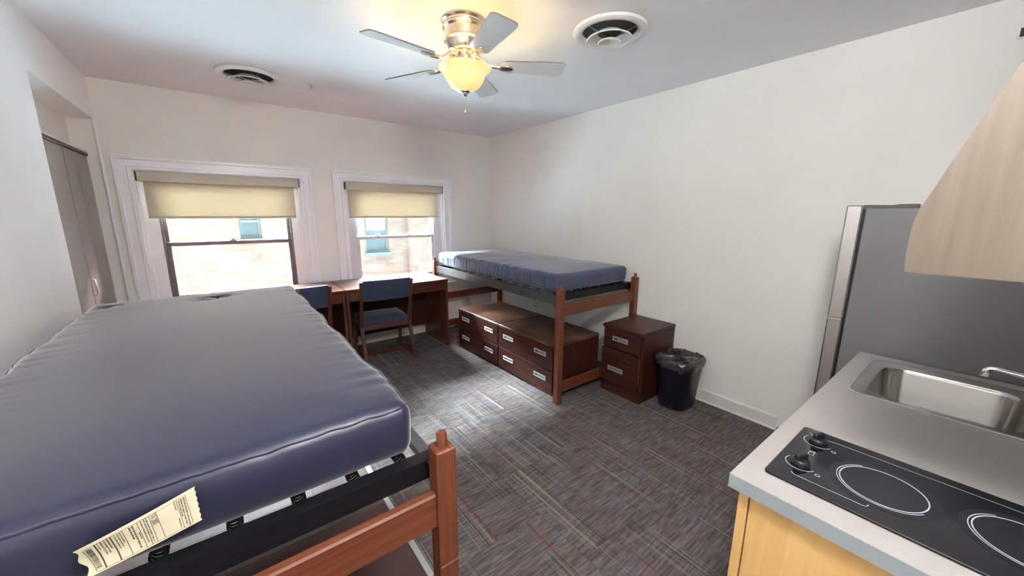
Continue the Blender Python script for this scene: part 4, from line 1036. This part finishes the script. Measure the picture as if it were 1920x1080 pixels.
# hood
hd = T('range_hood', 'pale maple range hood hanging above the cooktop', 'range hood', (1.25, -0.1, 1.47))
hp = [(-0.297, 1.470), (0.106, 1.470), (0.1085, 1.512), (0.1085, 1.543), (0.106, 1.575), (0.102, 1.595), (0.095, 1.613), (0.077, 1.669), (0.049, 1.753), (0.023, 1.827), (-0.02, 1.945), (-0.075, 2.095), (-0.075, H-0.001), (-0.297, H-0.001)]
bm = bmesh.new(); bm_prism(bm, hp, 'x', 1.060, 1.078); hd.part('side_panel', bm, MT['pale_maple'])
bm = bmesh.new(); bm_prism(bm, hp, 'x', 1.402, 1.420); hd.part('side_panel', bm, MT['pale_maple'])
bm = bmesh.new(); bm_prism(bm, [(a-0.001, b) for a, b in hp[1:-1]] + [(a-0.016, b) for a, b in reversed(hp[1:-1])], 'x', 1.0785, 1.4015); hd.part('front_panel', bm, MT['pale_maple'], True)
hd.box('filter', 1.0785, 1.4015, -0.29, 0.085, 1.480, 1.492, MT['steel'], 0.002)
# ---------------------------------------------------------------- wall fittings
ot = T('wall_outlet', 'almond power outlet on the right wall under the bed', 'outlet', (XR, 3.543, 0.437))
ot.box('cover_plate', XR-0.006, XR-0.0003, 3.543-0.037, 3.543+0.037, 0.437-0.06, 0.437+0.06, MT['almond'], 0.003)
for dz in (-0.02, 0.02): ot.box('socket', XR-0.0085, XR-0.006, 3.543-0.017, 3.543+0.017, 0.437+dz-0.013, 0.437+dz+0.013, MT['whiteplastic'], 0.002)
for z0, z1, lab in ((2.414, 2.454, 'narrow dark wall vent with pale rim, the lower one of two above the refrigerator'), (2.528, 2.572, 'narrow dark wall vent with pale rim, the upper one of two above the refrigerator')):
    g = T('wall_vent', lab, 'air vent', (XR, -0.05, z0), group='slot vents on the right wall')
    ya, yb = -0.18, 0.098
    bm = bmesh.new(); f = 0.008
    for a, b, c, e in ((ya-f, yb+f, z1, z1+f), (ya-f, yb+f, z0-f, z0), (ya-f, ya, z0, z1), (yb, yb+f, z0, z1)): bm_box(bm, XR-0.006, XR-0.0003, a, b, c, e, 0.001)
    g.part('rim', bm, MT['wall'])
    g.box('slot', XR-0.0025, XR-0.0003, ya, yb, z0, z1, plain('vent_slot_dark', (0.05, 0.042, 0.035), 0.7, var=0.2), 0)
    for k in range(1, 6): g.box('louver', XR-0.005, XR-0.003, ya+(yb-ya)*k/6-0.002, ya+(yb-ya)*k/6+0.002, z0, z1, MT['bronze'], 0)
pl = T('black_block', 'small black block on the floor at the end of the right baseboard', 'door stop', (3.085, 0.755, 0))  # unidentified small dark thing, built as a plain block
bm = bmesh.new(); bm_prism(bm, [(3.062+0.0, 0.0), (3.112, 0.0), (3.112, 0.03), (3.10, 0.042), (3.075, 0.040), (3.062, 0.02)], 'y', 0.73, 0.785, 0.004); pl.part('block', bm, MT['blackplastic'], True)


# ---------------------------------------------------------------- added globe above the camera, out of view, fills the room with light
gl = T('fill_globe', 'added white globe on the kitchen ceiling above the camera, unseen fill light', 'fill light', (0.45, -0.05, H), world=False)
bm = bmesh.new(); bm_lathe(bm, [(0.08, -0.001), (0.08, -0.02), (0.055, -0.045), (0.05, -0.06)], n=32); gl.part('base', bm, MT['nickel'], True)
bm = bmesh.new(); bmesh.ops.create_uvsphere(bm, u_segments=32, v_segments=16, radius=0.15); bmesh.ops.translate(bm, verts=bm.verts, vec=(0, 0, -0.205)); gl.part('globe', bm, emit('fill_globe_glow', (1.0, 0.985, 0.975), 30.0), True)
